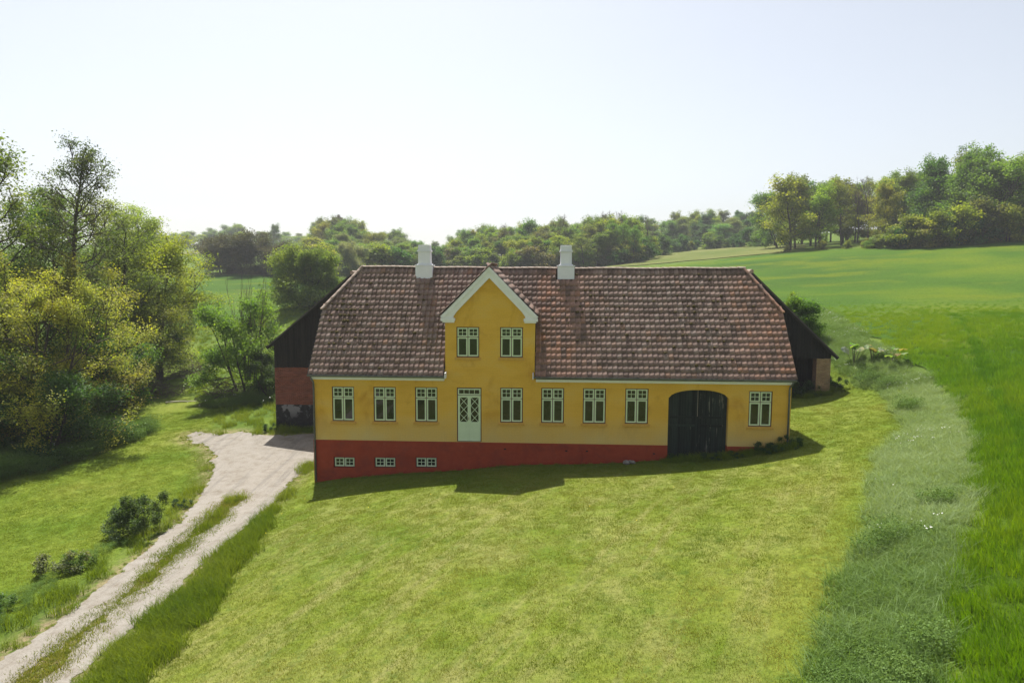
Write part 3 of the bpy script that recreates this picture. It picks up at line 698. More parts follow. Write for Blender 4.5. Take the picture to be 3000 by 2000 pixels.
# ---- chimneys
def chimney(u, v, wb, ws, z0):
    yb0, yb1 = v, v+.66; m = MB(); c = u+wb/2; ys = v+.33
    m.box(u, u+wb, yb0, yb1, z0-.6, 9.17); m.box(c-wb/2-.025, c+wb/2+.025, yb0-.025, yb1+.025, 9.17, 9.22)
    b = m.v; m.box(c-ws/2-.06, c+ws/2+.06, ys-.30, ys+.30, 9.221, 9.27)
    m.box(c-ws/2, c+ws/2, ys-.25, ys+.25, 9.271, 9.83); m.box(c-ws/2-.045, c+ws/2+.045, ys-.29, ys+.29, 9.831, 9.875)
    m.box(c-ws/2-.02, c+ws/2+.02, ys-.27, ys+.27, 9.876, 9.93); m.box(c-ws/2+.005, c+ws/2-.005, ys-.25, ys+.25, 9.931, 10.13)
    o = m.build('chimney', MCHIM, HOUSE); bv = o.modifiers.new('bevel', 'BEVEL'); bv.width = .012; bv.segments = 2
    MB().box(c-ws/2+.1, c+ws/2-.1, ys-.15, ys+.15, 10.131, 10.135).build('flue', MBLACKIN, o)
chimney(-4.63, 2.97, .79, .55, 8.7); chimney(1.93, 2.97, .765, .52, 8.7)

# ---- roof
SL = 1.25; ANG = math.atan(SL); VR = 3.34; ZE, ZR = 4.55, 9.10; YE = -.30
ROOF = MB()
ZU = -.045
hipL, hipR = (-8.66, -7.18), (11.72, 10.40)
HZ = 7.2; HV = YE+(HZ-ZE)/SL
def mv(v): return 2*VR-v
f = [(hipL[0], YE, ZE+ZU), (hipR[0], YE, ZE+ZU), (hipR[0], HV, HZ+ZU), (hipR[1], VR, ZR+ZU), (hipL[1], VR, ZR+ZU), (hipL[0], HV, HZ+ZU)]
ROOF.poly([(p[0], mv(p[1]), p[2]) for p in f][::-1])
_z0 = 4.9; _v0 = YE+(_z0-ZE)/SL                          # the front slope stops at the cheeks of the bay
ROOF.poly([f[0], (-2.84, YE, ZE+ZU), (-2.84, 1.72, ZE+(1.72-YE)*SL+ZU), (-2.84, VR, ZR+ZU), f[4], f[5]])
ROOF.poly([(.98, YE, ZE+ZU), f[1], f[2], f[3], (.98, VR, ZR+ZU)]); ROOF.poly([(-2.84, 1.5, ZE+(1.5-YE)*SL+ZU), (.98, 1.5, ZE+(1.5-YE)*SL+ZU), (.98, VR, ZR+ZU), (-2.84, VR, ZR+ZU)])
for (a, b), s in ((hipL, 1), (hipR, -1)): ROOF.poly([(a, HV, HZ+ZU), (b, VR, ZR+ZU), (a, mv(HV), HZ+ZU)][::s])
DR, DRISE = 9.12, .985                                    # bay ridge height, fall per metre
dv = lambda d: YE+(DR-DRISE*d-ZE)/SL
for s in (-1, 1):
    d1 = 2.03; ROOF.poly([(-.95, -.12, DR+ZU), (-.95+s*d1, -.12, DR-DRISE*d1+ZU), (-.95+s*d1, dv(d1)+.05, DR-DRISE*d1+ZU), (-.95, VR, DR+ZU)][::s])
for u0, u1 in ((UL-.05, -2.83), (.97, UR+.05)): ROOF.poly([(u0, -.02, 4.60), (u1, -.02, 4.60), (u1, YE, 4.50), (u0, YE, 4.50)][::-1])
roof = ROOF.build('roof', MUNDER, HOUSE)
# clay pantile: flat trough rising to a roll at the right, thick lower edge
TWD, TG = .2145, .303
_px = [0, .045, .09, .135, .172, .2, .222]; _pz = [.000, .002, .014, .034, .052, .044, .006]
_tl = TG+.055
TV = []
for y, lift in ((0, .030), (_tl*.5, .018), (_tl, .004)):
    for x, z in zip(_px, _pz): TV.append((x, y, z+lift))
n7 = len(_px)
TF = [(r*n7+i, r*n7+i+1, (r+1)*n7+i+1, (r+1)*n7+i) for r in range(2) for i in range(n7-1)]
k = len(TV)
for x, z in zip(_px, _pz): TV.append((x, 0.002, z+.030-.017))
TF += [(k+i, k+i+1, i+1, i) for i in range(n7-1)]
TV = np.array(TV); TF = np.array(TF)
tile_me = np_mesh('tile', TV, TF, MT1, True)
loose = []                                                # tiles beyond the nearest ones, joined
def place_tiles(org, au, asl, nrm, cols, rows, ok, single_rows=0, sag=None):
    org = np.array(org, float); au = np.array(au, float); asl = np.array(asl, float); nrm = np.array(nrm, float); single = []
    for r in range(rows):
        for c in cols:
            jx, jy, ja, jt = rng.normal(0, .004), rng.normal(0, .007), rng.normal(0, .014), rng.normal(0, .010)
            s = r*TG; uu = c*TWD
            base = org+au*(uu+jx)+asl*(s+jy)
            if not ok(base+au*TWD/2+asl*TG/2): continue
            if sag is not None: base[2] += sag(base)
            ca, sa = math.cos(ja), math.sin(ja); ax = au*ca+asl*sa; ay = asl*ca-au*sa; az = nrm
            ax = ax+az*jt; ay = ay+az*rng.normal(0, .008)
            Mx = np.column_stack([ax, ay, az])
            if r < single_rows: single.append((Mx, base))
            else: loose.append(TV@Mx.T+base)
    return single
ca, sa = math.cos(ANG), math.sin(ANG)
def in_main(p):
    u, v, z = p
    if u < hipL[0] or u > hipR[0]-.0 or z > ZR-.02: return False
    if z > HZ:
        t = (z-HZ)/(ZR-HZ)
        if u < hipL[0]+(hipL[1]-hipL[0])*t+.03 or u > hipR[0]+(hipR[1]-hipR[0])*t-.03: return False
    return True
def front_ok(p):
    if not in_main(p): return False
    d = abs(p[0]+.95)
    if z_bay(p) : return False
    for cu, cw in ((-4.63, .79), (1.93, .765)):
        if cu+.02 < p[0] < cu+cw-.02 and p[1] > 3.0: return False
    return True
def z_bay(p):
    d = p[0]+.95
    return -1.90 < d < 1.95 and p[2] < DR-DRISE*abs(d)-.05
def sagf(p):
    t = min(1, max(0, (p[2]-ZE)/(ZR-ZE))); x = (p[0]-1.6)/9; return -.05*t*(1-x*x)+.012*math.sin(p[0]*1.9)*t
NC = int((hipR[0]-hipL[0])/TWD)+1
single = place_tiles((hipL[0], YE, ZE), (1, 0, 0), (0, ca, sa), (0, -sa, ca), range(NC), 19, front_ok, 3, sagf)
single, extra = single[:300], single[300:]
for Mx, b in extra: loose.append(TV@Mx.T+b)
for Mx, b in single:
    o = link('tile', tile_me, roof); m4 = Matrix(Mx.tolist()).to_4x4(); m4.translation = Vector(b.tolist()); o.matrix_local = m4
place_tiles((hipR[0], mv(YE), ZE), (-1, 0, 0), (0, -ca, sa), (0, sa, ca), range(NC), 19, in_main)
# bay slopes
rl = 1/math.hypot(1, DRISE)
for s in (-1, 1):
    org = (-.95+s*2.06, -.15 if s > 0 else 3.6, DR-DRISE*2.06)
    au = (0, 1, 0) if s > 0 else (0, -1, 0); asl = (-s*rl, 0, DRISE*rl); nr = (s*DRISE*rl, 0, rl)
    place_tiles(org, au, asl, nr, range(18), 10, lambda p: p[1] > -.2 and p[1] < dv(abs(p[0]+.95))+.08 and p[2] < DR)
# half-hip ends
for (a, b), s in ((hipL, -1), (hipR, 1)):
    run = abs(b-a); ln = math.hypot(run, ZR-HZ); asl = (-s*run/ln, 0, (ZR-HZ)/ln); nr = (s*(ZR-HZ)/ln, 0, run/ln); au = (0, s, 0)
    place_tiles((a, HV if s > 0 else mv(HV), HZ), au, asl, nr, range(16), 9, lambda p: abs(p[1]-VR) < (VR-HV)*(1-(p[2]-HZ)/(ZR-HZ)))
L_ = np.concatenate(loose); F_ = np.concatenate([TF+len(TV)*i for i in range(len(loose))])
tl_ = link('tiles', np_mesh('tiles', L_, F_, MT2, True), roof); tag(tl_, kind='stuff')
# ridge, hip and verge caps: half-round tiles one by one
def cap_mesh(L, r, name='ridge_tile'):
    m = MB(); n = 6
    for y0, y1, r0, r1 in ((0, L, r*1.06, r*.94),):
        for k in range(n):
            t0 = math.pi*k/n; t1 = math.pi*(k+1)/n
            m.poly([(r0*math.cos(t0), y0, r0*math.sin(t0)*.72), (r1*math.cos(t0), y1, r1*math.sin(t0)*.72), (r1*math.cos(t1), y1, r1*math.sin(t1)*.72), (r0*math.cos(t1), y0, r0*math.sin(t1)*.72)][::-1])
        m.poly([(r0*math.cos(math.pi*k/n), 0, r0*math.sin(math.pi*k/n)*.72) for k in range(n+1)])
        m.poly([(r1*math.cos(math.pi*k/n), L, r1*math.sin(math.pi*k/n)*.72) for k in range(n+1)][::-1])
    return m.mesh(name, MRIDGE, True)
capm = cap_mesh(.37, .105); capd = cap_mesh(.37, .10); capd.materials[0] = MT1
def caps(a, b, me, step=.335, lift=.02, up=(0, 0, 1)):
    a = Vector(a); b = Vector(b); d = (b-a); n = max(1, int(d.length/step)); d.normalize(); x = d.cross(Vector(up)).normalized(); z = x.cross(d)
    for i in range(n):
        p = a+d*(i*(b-a).length/n)+z*lift; p.z += sagf(p) if p.z > 9 else 0
        m4 = Matrix((x, d, z)).transposed().to_4x4(); m4.translation = p
        o = link('ridge_tile', me, roof); o.matrix_local = m4 @ Matrix.Rotation(rnd.uniform(-.03, .03), 4, 'Z')
caps((hipL[1]-.05, VR, ZR), (hipR[1]+.05, VR, ZR), capm)
caps((-.95, -.15, DR), (-.95, VR, DR), capd)
for (a, b) in (hipL, hipR):
    caps((a, HV-.05, HZ-.02), (b, VR, ZR), capm if a < 0 else capd); caps((a, mv(HV)+.05, HZ-.02), (b, VR, ZR), capd)
MB().beam((hipL[0]+.01, YE, ZE-.05), (hipL[0]+.01, HV, HZ-.05), .03, .12).beam((hipR[0]-.01, YE, ZE-.05), (hipR[0]-.01, HV, HZ-.05), .03, .12).build('verge_board', MVERGE, HOUSE)
# moss cushions
mm = MB(); blobs = []
import bmesh
bmx = bmesh.new(); bmesh.ops.create_icosphere(bmx, subdivisions=2, radius=1); iv = np.array([v.co[:] for v in bmx.verts]); itf = np.array([[v.index for v in f.verts] for f in bmx.faces]); bmx.free()
mv_, mf_ = [], []; cnt = 0
zones = [(-7.6, 1.9, .5, .9, 60), (-6.9, 1.0, .5, .8, 22), (-5.6, 1.5, .9, .9, 10), (3.3, 2.4, .9, .6, 26), (2.7, 1.6, 1.2, .8, 12), (7.7, 2.0, .8, .8, 26), (8.4, 1.2, .8, .5, 12), (6.6, .4, 1.5, .4, 9), (8.5, .1, .6, .3, 7), (1.5, 1.5, 7, 1.2, 22)]
for cu, cv, su, sv, n in zones:
    for _ in range(n):
        u = cu+rng.normal(0, su); v = cv+rng.normal(0, sv)
        if not (YE+.1 < v < VR-.15) or not front_ok((u, v, ZE+(v-YE)*SL)): continue
        # sit in the pan just above a tile edge
        c = round((u-hipL[0])/TWD)*TWD+hipL[0]+rng.normal(.05, .03); r = rng.uniform(.035, .075)*(1.25 if rng.random() < .2 else 1)
        sidx = round((v-YE)/ca/TG)*TG+.02; v = YE+sidx*ca; z = ZE+sidx*sa
        P = iv*np.array([r*1.1, r*.95, r*.75])*(1+rng.normal(0, .16, (len(iv), 1)))
        mv_.append(P+np.array([c, v-.03, z+.035+sagf((c, v, z))])); mf_.append(itf+cnt); cnt += len(iv)
tag(link('moss', np_mesh('moss', np.concatenate(mv_), np.concatenate(mf_), MMOSS, True), roof), kind='stuff')

# ---------------------------------------------------------------- the two barn wings behind
def bricks(x0, x1, z0, z1, y, mat, par, seed):
    r = np.random.default_rng(seed); V = []; F = []; row = 0; z = z0
    while z+.055 < z1+.02:
        x = x0-(.12 if row % 2 else 0)
        while x < x1-.01:
            a, b = max(x, x0), min(x+.228, x1)
            if b-a > .03:
                d = r.uniform(-.004, .004); k = len(V)
                V += [(a, y+d-.012, z), (b, y+d-.012, z), (b, y+d-.012, z+.055), (a, y+d-.012, z+.055), (a, y+.01, z), (b, y+.01, z), (b, y+.01, z+.055), (a, y+.01, z+.055)]
                F += [(k, k+1, k+2, k+3), (k, k+4, k+5, k+1), (k+1, k+5, k+6, k+2), (k+2, k+6, k+7, k+3), (k+3, k+7, k+4, k)]
            x += .24
        z += .067; row += 1
    return tag(link('brickwork', np_mesh('brickwork', V, F, mat), par), kind='stuff')
def slope_sheet(name, xa, za, xb, zb, y0, y1, par, th=.07, mat=MSHEET):
    m = MB(); nn = max(2, int((y1-y0)/.12))
    d = Vector((xb-xa, 0, zb-za)); L = d.length; d.normalize(); nrm = Vector((-d.z, 0, d.x)); nrm = nrm if nrm.z > 0 else -nrm
    ys = [y0+(y1-y0)*i/nn for i in range(nn+1)]
    for i in range(nn):
        h0, h1 = (.02 if i % 2 else 0), (.02 if (i+1) % 2 else 0)
        P = lambda x, z, y, h: (x+nrm.x*h, y, z+nrm.z*h)
        m.poly([P(xa, za, ys[i], h0), P(xa, za, ys[i+1], h1), P(xb, zb, ys[i+1], h1), P(xb, zb, ys[i], h0)])
    m.poly([(xa, y0, za), (xb, y0, zb), (xb-nrm.x*th, y0, zb-nrm.z*th), (xa-nrm.x*th, y0, za-nrm.z*th)])
    m.poly([(xa-nrm.x*th, y0, za-nrm.z*th), (xb-nrm.x*th, y0, zb-nrm.z*th), (xb-nrm.x*th, y1, zb-nrm.z*th), (xa-nrm.x*th, y1, za-nrm.z*th)])
    m.poly([(xa, y0, za), (xa-nrm.x*th, y0, za-nrm.z*th), (xa-nrm.x*th, y1, za-nrm.z*th), (xa, y1, za)])
    return m.build(name, mat, par)

wl = empty('barn', (-8.9, 38.3, 0), YAWR); tag(wl, 'black boarded barn wing with red brick lower wall, left of the house', 'barn')
HWL, ER, EZ = 4.62, 8.72, 4.86     # half width, ridge, wall-top height at the eaves
rake_l = (ER-EZ)/HWL
MB().box(-HWL, HWL, .0, 19, -.6, 1.33).build('foundation', MTAR, wl)
MB().box(-HWL+.015, HWL-.015, .015, 18.98, 1.331, 3.51).build('wall', MMORT, wl)
bricks(-HWL, -.6, 1.345, 3.50, .012, MBR, wl, 3)
m = MB(); m.poly([(-HWL+.03, .03, 3.515), (HWL-.03, .03, 3.515), (HWL-.03, .03, EZ), (0, .03, ER), (-HWL+.03, .03, EZ)])
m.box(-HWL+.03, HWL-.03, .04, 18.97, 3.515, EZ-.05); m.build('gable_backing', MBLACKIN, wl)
x = -HWL
while x < HWL-.02:
    w = rnd.uniform(.13, .19); b = min(x+w, HWL); ta = ER-abs(x)*rake_l; tb = ER-abs(b)*rake_l; y = rnd.uniform(-.012, .0)
    zb = 3.47+rnd.uniform(-.015, .015); mm = MB()
    xa, xb = x+.004, b-.004
    mm.poly([(xa, y, zb), (xb, y, zb), (xb, y, tb), (xa, y, ta)]).poly([(xb, y, zb), (xb, .03, zb), (xb, .03, tb), (xb, y, tb)]).poly([(xa, y, zb), (xa, y, ta), (xa, .03, ta), (xa, .03, zb)]).poly([(xa, y, zb), (xa, .03, zb), (xb, .03, zb), (xb, y, zb)])
    mm.build('board', MBOARD, wl); x = b
slope_sheet('roof', -HWL-.36, EZ-.30+.11, 0, ER+.11, -.22, 19.2, wl); slope_sheet('roof', HWL+.36, EZ-.30+.11, 0, ER+.11, -.22, 19.2, wl)
m = MB().beam((-HWL-.34, -.20, EZ-.30+.01), (0, -.20, ER+.01), .03, .17).beam((HWL+.34, -.20, EZ-.30+.01), (0, -.20, ER+.01), .03, .17); m.build('bargeboard', MVERGE, wl)
MB().tube([(0, -.24, ER+.13), (0, 19.2, ER+.13)], .11, 8).build('ridge_cap', MRIDGE, wl)

wr = empty('barn', (13.34, 38.4, 0), YAWR); tag(wr, 'black boarded open barn wing with a yellow brick pier, right of the house', 'barn')
HWR, RR, RZ = 4.64, 8.88, 4.48
rake_r = (RR-RZ)/HWR
m = MB(); m.box(3.87, HWR-.01, .012, .6, 1.2, 4.16).box(HWR-.25, HWR-.01, .61, 19, 1.2, 4.16).box(-HWR, -HWR+.3, .012, 19, 1.2, 4.16); m.build('wall', MMORT, wr)
bricks(3.86, HWR, 2.0, 4.15, .008, MBY, wr, 9)
m = MB(); m.poly([(-HWR, .03, 4.18), (HWR, .03, 4.18), (HWR, .03, RZ), (0, .03, RR), (-HWR, .03, RZ)]); m.poly([(-HWR, .12, 4.18), (-HWR, .12, RZ), (0, .12, RR), (HWR, .12, RZ), (HWR, .12, 4.18)]); m.poly([(-HWR, .03, 4.18), (-HWR, .12, 4.18), (HWR, .12, 4.18), (HWR, .03, 4.18)])
m.build('gable_backing', MBLACKIN, wr)
x = -HWR; i = 0
while x < HWR-.02:
    w = rnd.uniform(.14, .2); b = min(x+w, HWR); ta = RR-abs(x)*rake_r; tb = RR-abs(b)*rake_r; y = rnd.uniform(-.012, .0); zb = 4.15+rnd.uniform(-.02, .02)
    mm = MB(); xa, xb = x+.004, b-.004
    mm.poly([(xa, y, zb), (xb, y, zb), (xb, y, tb), (xa, y, ta)]).poly([(xb, y, zb), (xb, .03, zb), (xb, .03, tb), (xb, y, tb)]).poly([(xa, y, zb), (xa, y, ta), (xa, .03, ta), (xa, .03, zb)]).poly([(xa, y, zb), (xa, .03, zb), (xb, .03, zb), (xb, y, zb)])
    mm.build('board', MBOARD2, wr); x = b
x = -4.3
while x < 3.84:                                            # recessed boarding inside the opening
    MB().box(x+.006, x+.154, .9+rnd.uniform(-.01, .01), .93, 1.3, 4.3).build('inner_board', MBOARD2, wr); x += .16
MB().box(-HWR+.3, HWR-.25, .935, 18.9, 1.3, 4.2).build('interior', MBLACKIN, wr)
slope_sheet('roof', -HWR-.33, RZ-.31+.12, 0, RR+.12, -.2, 19.2, wr); slope_sheet('roof', HWR+.33, RZ-.31+.12, 0, RR+.12, -.2, 19.2, wr)
MB().beam((-HWR-.31, -.18, RZ-.31+.01), (0, -.18, RR+.01), .03, .19).beam((HWR+.31, -.18, RZ-.31+.01), (0, -.18, RR+.01), .03, .19).build('bargeboard', MVERGE, wr)
MB().tube([(0, -.22, RR+.14), (0, 19.2, RR+.14)], .11, 8).build('ridge_cap', MRIDGE, wr)
# ---------------------------------------------------------------- trees and shrubs
def polyline(rg, p0, d, L, n, wob, up):
    pts = [np.array(p0, float)]; d = np.array(d, float); d /= np.linalg.norm(d)
    for _ in range(n):
        d = d+rg.normal(0, wob, 3)+np.array([0, 0, up]); d /= np.linalg.norm(d); pts.append(pts[-1]+d*L/n)
    return np.array(pts)
def tubes_mesh(name, tubes, mat):
    V = []; F = []; k = 0
    for pts, r0, r1, n in tubes:
        m = len(pts); T = np.gradient(pts, axis=0); T /= np.linalg.norm(T, axis=1)[:, None]+1e-9
        ref = np.array([.3, .2, 1.]) if abs(T[0, 2]) < .9 else np.array([1., .1, .2])
        A = np.cross(T, ref); A /= np.linalg.norm(A, axis=1)[:, None]; B = np.cross(T, A)
        th = np.arange(n)*2*np.pi/n; rr = np.linspace(1, 0, m)**.8*(r0-r1)+r1
        ring = pts[:, None]+(A[:, None]*np.cos(th)[None, :, None]+B[:, None]*np.sin(th)[None, :, None])*rr[:, None, None]
        V.append(ring.reshape(-1, 3)); i = np.arange(m-1)[:, None]*n; j = np.arange(n)[None]; j2 = (j+1) % n
        F.append(np.stack([i+j, i+j2, i+n+j2, i+n+j], -1).reshape(-1, 4)+k); k += m*n
    return np_mesh(name, np.concatenate(V), np.concatenate(F), mat, True)
def leaves_mesh(name, rg, C, size, flat, mat, aspect=.62):
    n = len(C); nr = rg.normal(0, 1, (n, 3)); nr[:, 2] = np.abs(nr[:, 2])*1.0+flat; nr /= np.linalg.norm(nr, axis=1)[:, None]
    t = rg.normal(0, 1, (n, 3)); a = np.cross(nr, t); a /= np.linalg.norm(a, axis=1)[:, None]; b = np.cross(nr, a)
    s = (size*rg.uniform(.6, 1.35, n))[:, None]
    V = np.stack([C-a*s*.5, C-b*s*aspect*.5+nr*s*.08, C+a*s*.5-nr*s*.1, C+b*s*aspect*.5+nr*s*.08], 1).reshape(-1, 3)
    return np_mesh(name, V, np.arange(4*n).reshape(n, 4), mat)
def grow(seed, H, Rr, z0=.25, limbs=16, br=5, tw=4, stems=1, leaf=.13, lpt=60, clump=.32, flat=.5, up=.10, rtrunk=.16, top=.93, peak=.5,
         lean=0, bare=0, lbare=.0, tmat=None, wob=.16, asp=.62, low=1.0, elev=(.15, 1.1), shade=None):
    """returns crown mesh and trunk mesh; height H, crown radius Rr, crown from z0*H"""
    rg = np.random.default_rng(seed); T = []; tips = []
    for s in range(stems):
        az = rg.uniform(0, 6.28); sp = 0 if stems == 1 else rg.uniform(.25, .5)
        trunk = polyline(rg, (0.12*stems*math.cos(az)*(stems > 1), 0.12*stems*math.sin(az)*(stems > 1), -.3), (sp*math.cos(az)+lean, sp*math.sin(az), 1), H*top*rg.uniform(.85, 1) if stems > 1 else H*top, 10, .045, .02)
        T.append((trunk, rtrunk/math.sqrt(stems), rtrunk*.12, 8 if H > 5 else 5))
        nl = max(3, limbs//stems)
        for i in range(nl):
            t = z0+(1-z0)*((i+rg.uniform(.1, .9))/nl)**.9; t = min(t, .985)
            q = t*10; k = min(int(q), 9); p = trunk[k]+(trunk[k+1]-trunk[k])*(q-k)
            e = max(.12, 1-abs((t-peak)/(1.02-peak if t > peak else (peak-z0)*1.0+.35))**2.2)**.5
            Ll = Rr*e*rg.uniform(.58, 1.18); a2 = i*2.4+rg.uniform(-.6, .6); el = elev[0]+(elev[1]-elev[0])*((t-z0)/(1-z0))**1.2+rg.normal(0, .12)
            d = (math.cos(a2)*math.cos(el), math.sin(a2)*math.cos(el), math.sin(el))
            lb = polyline(rg, p, d, Ll, 5, wob, up); T.append((lb, rtrunk*.34*(1-t*.55)/math.sqrt(stems)**.6, .012, 5))
            for j in range(br):
                u = rg.uniform(.3, 1); q2 = u*5; k2 = min(int(q2), 4); p2 = lb[k2]+(lb[k2+1]-lb[k2])*(q2-k2)
                d2 = (lb[k2+1]-lb[k2])/np.linalg.norm(lb[k2+1]-lb[k2])+rg.normal(0, .55, 3)
                b2 = polyline(rg, p2, d2, Ll*rg.uniform(.28, .5)*(1.15-u*.4), 3, wob, up*.7); T.append((b2, .024*rtrunk/.16, .007, 3))
                for w in range(tw):
                    u3 = rg.uniform(.3, 1); q3 = u3*3; k3 = min(int(q3), 2); p3 = b2[k3]+(b2[k3+1]-b2[k3])*(q3-k3)
                    d3 = (b2[k3+1]-b2[k3])/np.linalg.norm(b2[k3+1]-b2[k3])+rg.normal(0, .7, 3)
                    b3 = polyline(rg, p3, d3, Ll*rg.uniform(.12, .24), 2, wob, 0)
                    if leaf < .2 or bare: T.append((b3, .010, .005, 3))
                    tips.append((b3[-1], b3[0], t))
    tm = tubes_mesh('trunk', T, tmat or MBARK)
    if lpt <= 0: return None, tm
    P = np.array([a for a, _, t in tips]); P0 = np.array([b for _, b, t in tips]); tt = np.array([t for _, _, t in tips])
    keep = rg.random(len(P)) > lbare; P, P0 = P[keep], P0[keep]
    cnt = rg.poisson(lpt*rg.uniform(.4, 1.6, len(P))); idx = np.repeat(np.arange(len(P)), cnt); n = len(idx)
    f = rg.uniform(0, 1, (n, 1)); C = P0[idx]+(P[idx]-P0[idx])*(.2+.9*f)
    C += rg.normal(0, 1, (n, 3))*clump*np.array([1, 1, .62])
    C = C[C[:, 2] > .05]
    return leaves_mesh('crown', rg, C, leaf, flat, MLEAF, asp), tm
def plant_tree(name, var, x, y, H, H0, color, label, cat='tree', group=None, rz=None, wide=1.0, sink=.05, crown='crown'):
    cm, tm = var; o = empty(name, (x, y, float(gz(x, y))-sink), rnd.uniform(0, 6.28) if rz is None else rz)
    s = H/H0; o.scale = (s*wide, s*wide, s); tag(o, label, cat, group)
    if cm: link(crown, cm, o, color=color)
    link('trunk', tm, o); return o
def sh(c, j=.12):
    return tuple(max(.004, v*(1+rnd.uniform(-j, j))) for v in c)
YG = (.235, .290, .036); OL = (.165, .210, .034); MG = (.125, .195, .036); DG = (.055, .120, .028); BR = (.130, .145, .050); GG = (.150, .220, .080); RED = (.060, .030, .028); BLO = (.19, .17, .05)

# near trees on the left bank
maple = grow(21, 9.5, 5.2, z0=.08, limbs=30, br=6, tw=5, stems=3, leaf=.12, lpt=52, clump=.24, flat=1.4, up=.02, rtrunk=.26, top=.9, peak=.35, elev=(-.12, .95), asp=.7)
airy = grow(22, 15, 3.6, z0=.36, limbs=26, br=5, tw=4, leaf=.14, lpt=27, clump=.30, flat=.4, up=.08, rtrunk=.24, top=.97, peak=.62, elev=(.1, 1.0), lbare=.05)
alder = grow(27, 16, 2.7, z0=.46, limbs=38, br=5, tw=4, leaf=.12, lpt=15, clump=.26, flat=.3, up=.08, rtrunk=.22, top=.98, peak=.66, elev=(-.05, .9), lbare=.06)
roundt = grow(24, 10, 4.2, z0=.12, limbs=28, br=6, tw=5, stems=2, leaf=.14, lpt=56, clump=.32, flat=.6, up=.06, rtrunk=.24, peak=.48)
darkb = grow(25, 6, 3.4, z0=.03, limbs=26, br=6, tw=4, stems=4, leaf=.15, lpt=46, clump=.34, flat=.8, up=.03, rtrunk=.16, peak=.4, elev=(-.05, 1.0))
pt = plant_tree
pt('maple_tree', maple, -26.2, 37.2, 9.6, 9.5, (0.346, 0.352, 0.064), 'spreading yellow-blossomed maple nearest the lawn at the left edge, forked trunk showing', rz=.4, wide=.80)
pt('maple_tree', maple, -28.2, 39.2, 10.6, 9.5, (0.243, 0.243, 0.046), 'olive brown maple rising behind the yellow-blossomed maple at the left edge', rz=2.2, wide=.9)
pt('alder_tree', alder, -28.3, 42.6, 17.4, 16, (0.109, 0.134, 0.051), 'tallest slender tree at the left with a thin see-through top and bare dark lower trunk', rz=1.0)
pt('ash_tree', airy, -33.2, 43.5, 17.2, 15, (0.154, 0.192, 0.045), 'tall airy tree at the left picture edge with branching dark limbs against the sky', rz=.2, wide=1.1)
pt('ash_tree', airy, -30.6, 46.5, 14.2, 15, (0.109, 0.179, 0.038), 'green airy tree between the two tallest trees at the left', rz=3.4, wide=1.1)
pt('ash_tree', airy, -30.6, 51.5, 13.2, 15, (0.166, 0.211, 0.064), 'grey-green tree with an open crown just right of the slender tallest tree', rz=1.7, wide=1.3)
pt('ash_tree', airy, -33.0, 59, 15.0, 15, (0.256, 0.294, 0.070), 'pale yellow-green tree with forked dark limbs in the middle of the left bank', rz=4.4, wide=1.25)
pt('ash_tree', airy, -33.4, 64, 14.6, 15, (0.282, 0.346, 0.096), 'light green feathery tree with several stems, left of the round yellow-green tree', rz=5.5, wide=1.2)
pt('field_maple', roundt, -31.6, 61, 12.6, 10, (0.256, 0.288, 0.038), 'large round yellow-green tree at the right end of the left bank, above the brush pile', rz=.7, wide=1.06)
pt('field_maple', roundt, -30.2, 54, 8.6, 10, (0.186, 0.211, 0.033), 'olive green bushy tree below the round yellow-green tree', rz=2.9, wide=1.05)
pt('hazel_bush', darkb, -28.4, 47.5, 7.6, 6, (0.083, 0.179, 0.026), 'fresh dark green bush in the middle of the left bank', 'bush', rz=1.1, wide=.8)
pt('hazel_bush', darkb, -27.4, 44.5, 5.4, 6, (0.083, 0.160, 0.028), 'dark green bush behind the branch tips of the yellow-blossomed maple', 'bush', rz=3.0)
pt('hazel_bush', darkb, -24.6, 35.0, 4.3, 6, (0.064, 0.134, 0.026), 'deep green bush low at the left edge under the maples', 'bush', rz=5.0, wide=1.15)
pt('hazel_bush', darkb, -27.4, 34.6, 5.2, 6, (0.070, 0.147, 0.026), 'deep green bush cut by the left picture edge', 'bush', rz=.3, wide=1.1)
pt('hazel_bush', darkb, -31.2, 57, 5.2, 6, (0.083, 0.134, 0.028), 'shaded bush at the foot of the round yellow-green tree', 'bush', rz=2.2, wide=1.1)
pt('ash_tree', airy, -37.5, 52, 15.5, 15, (0.115, 0.173, 0.045), 'green tree behind the left picture edge trees, lower than they are', rz=2.4, wide=1.3)
pt('field_maple', roundt, -34.5, 47, 10.5, 10, (0.077, 0.128, 0.028), 'dark green tree filling the gap behind the tall airy trees at the left', rz=4.0, wide=1.1)

# shrub beside the barn, leafy below with long bare rods above
elder = grow(31, 5.6, 2.9, z0=.06, limbs=26, br=5, tw=4, stems=5, leaf=.15, lpt=52, clump=.30, flat=.7, up=.05, rtrunk=.17, peak=.42, elev=(0, 1.0), lbare=.12)
o = pt('elder_shrub', elder, -19.3, 49.6, 6.6, 5.6, (.155, .250, .040), 'loose leafy shrub beside the black barn with long bare rods standing out of its top', 'shrub', rz=.9, wide=.85)
rg = np.random.default_rng(5); T = []
for k in range(20):
    a = rg.uniform(0, 6.28); r = rg.uniform(0, .5); sp = rg.uniform(.02, .25)
    b = polyline(rg, (r*math.cos(a), r*math.sin(a), 1.0), (sp*math.cos(a), sp*math.sin(a), 1), rg.uniform(4.6, 7.0), 8, .05, .01); T.append((b, .035, .008, 4))
    for q in range(4):
        kk = rg.integers(3, 8); c = polyline(rg, b[kk], (b[kk]-b[kk-1])+rg.normal(0, .16, 3), rg.uniform(.7, 1.6), 4, .06, .03); T.append((c, .013, .005, 3))
link('bare_rods', tubes_mesh('bare_rods', T, MTWIG), o)
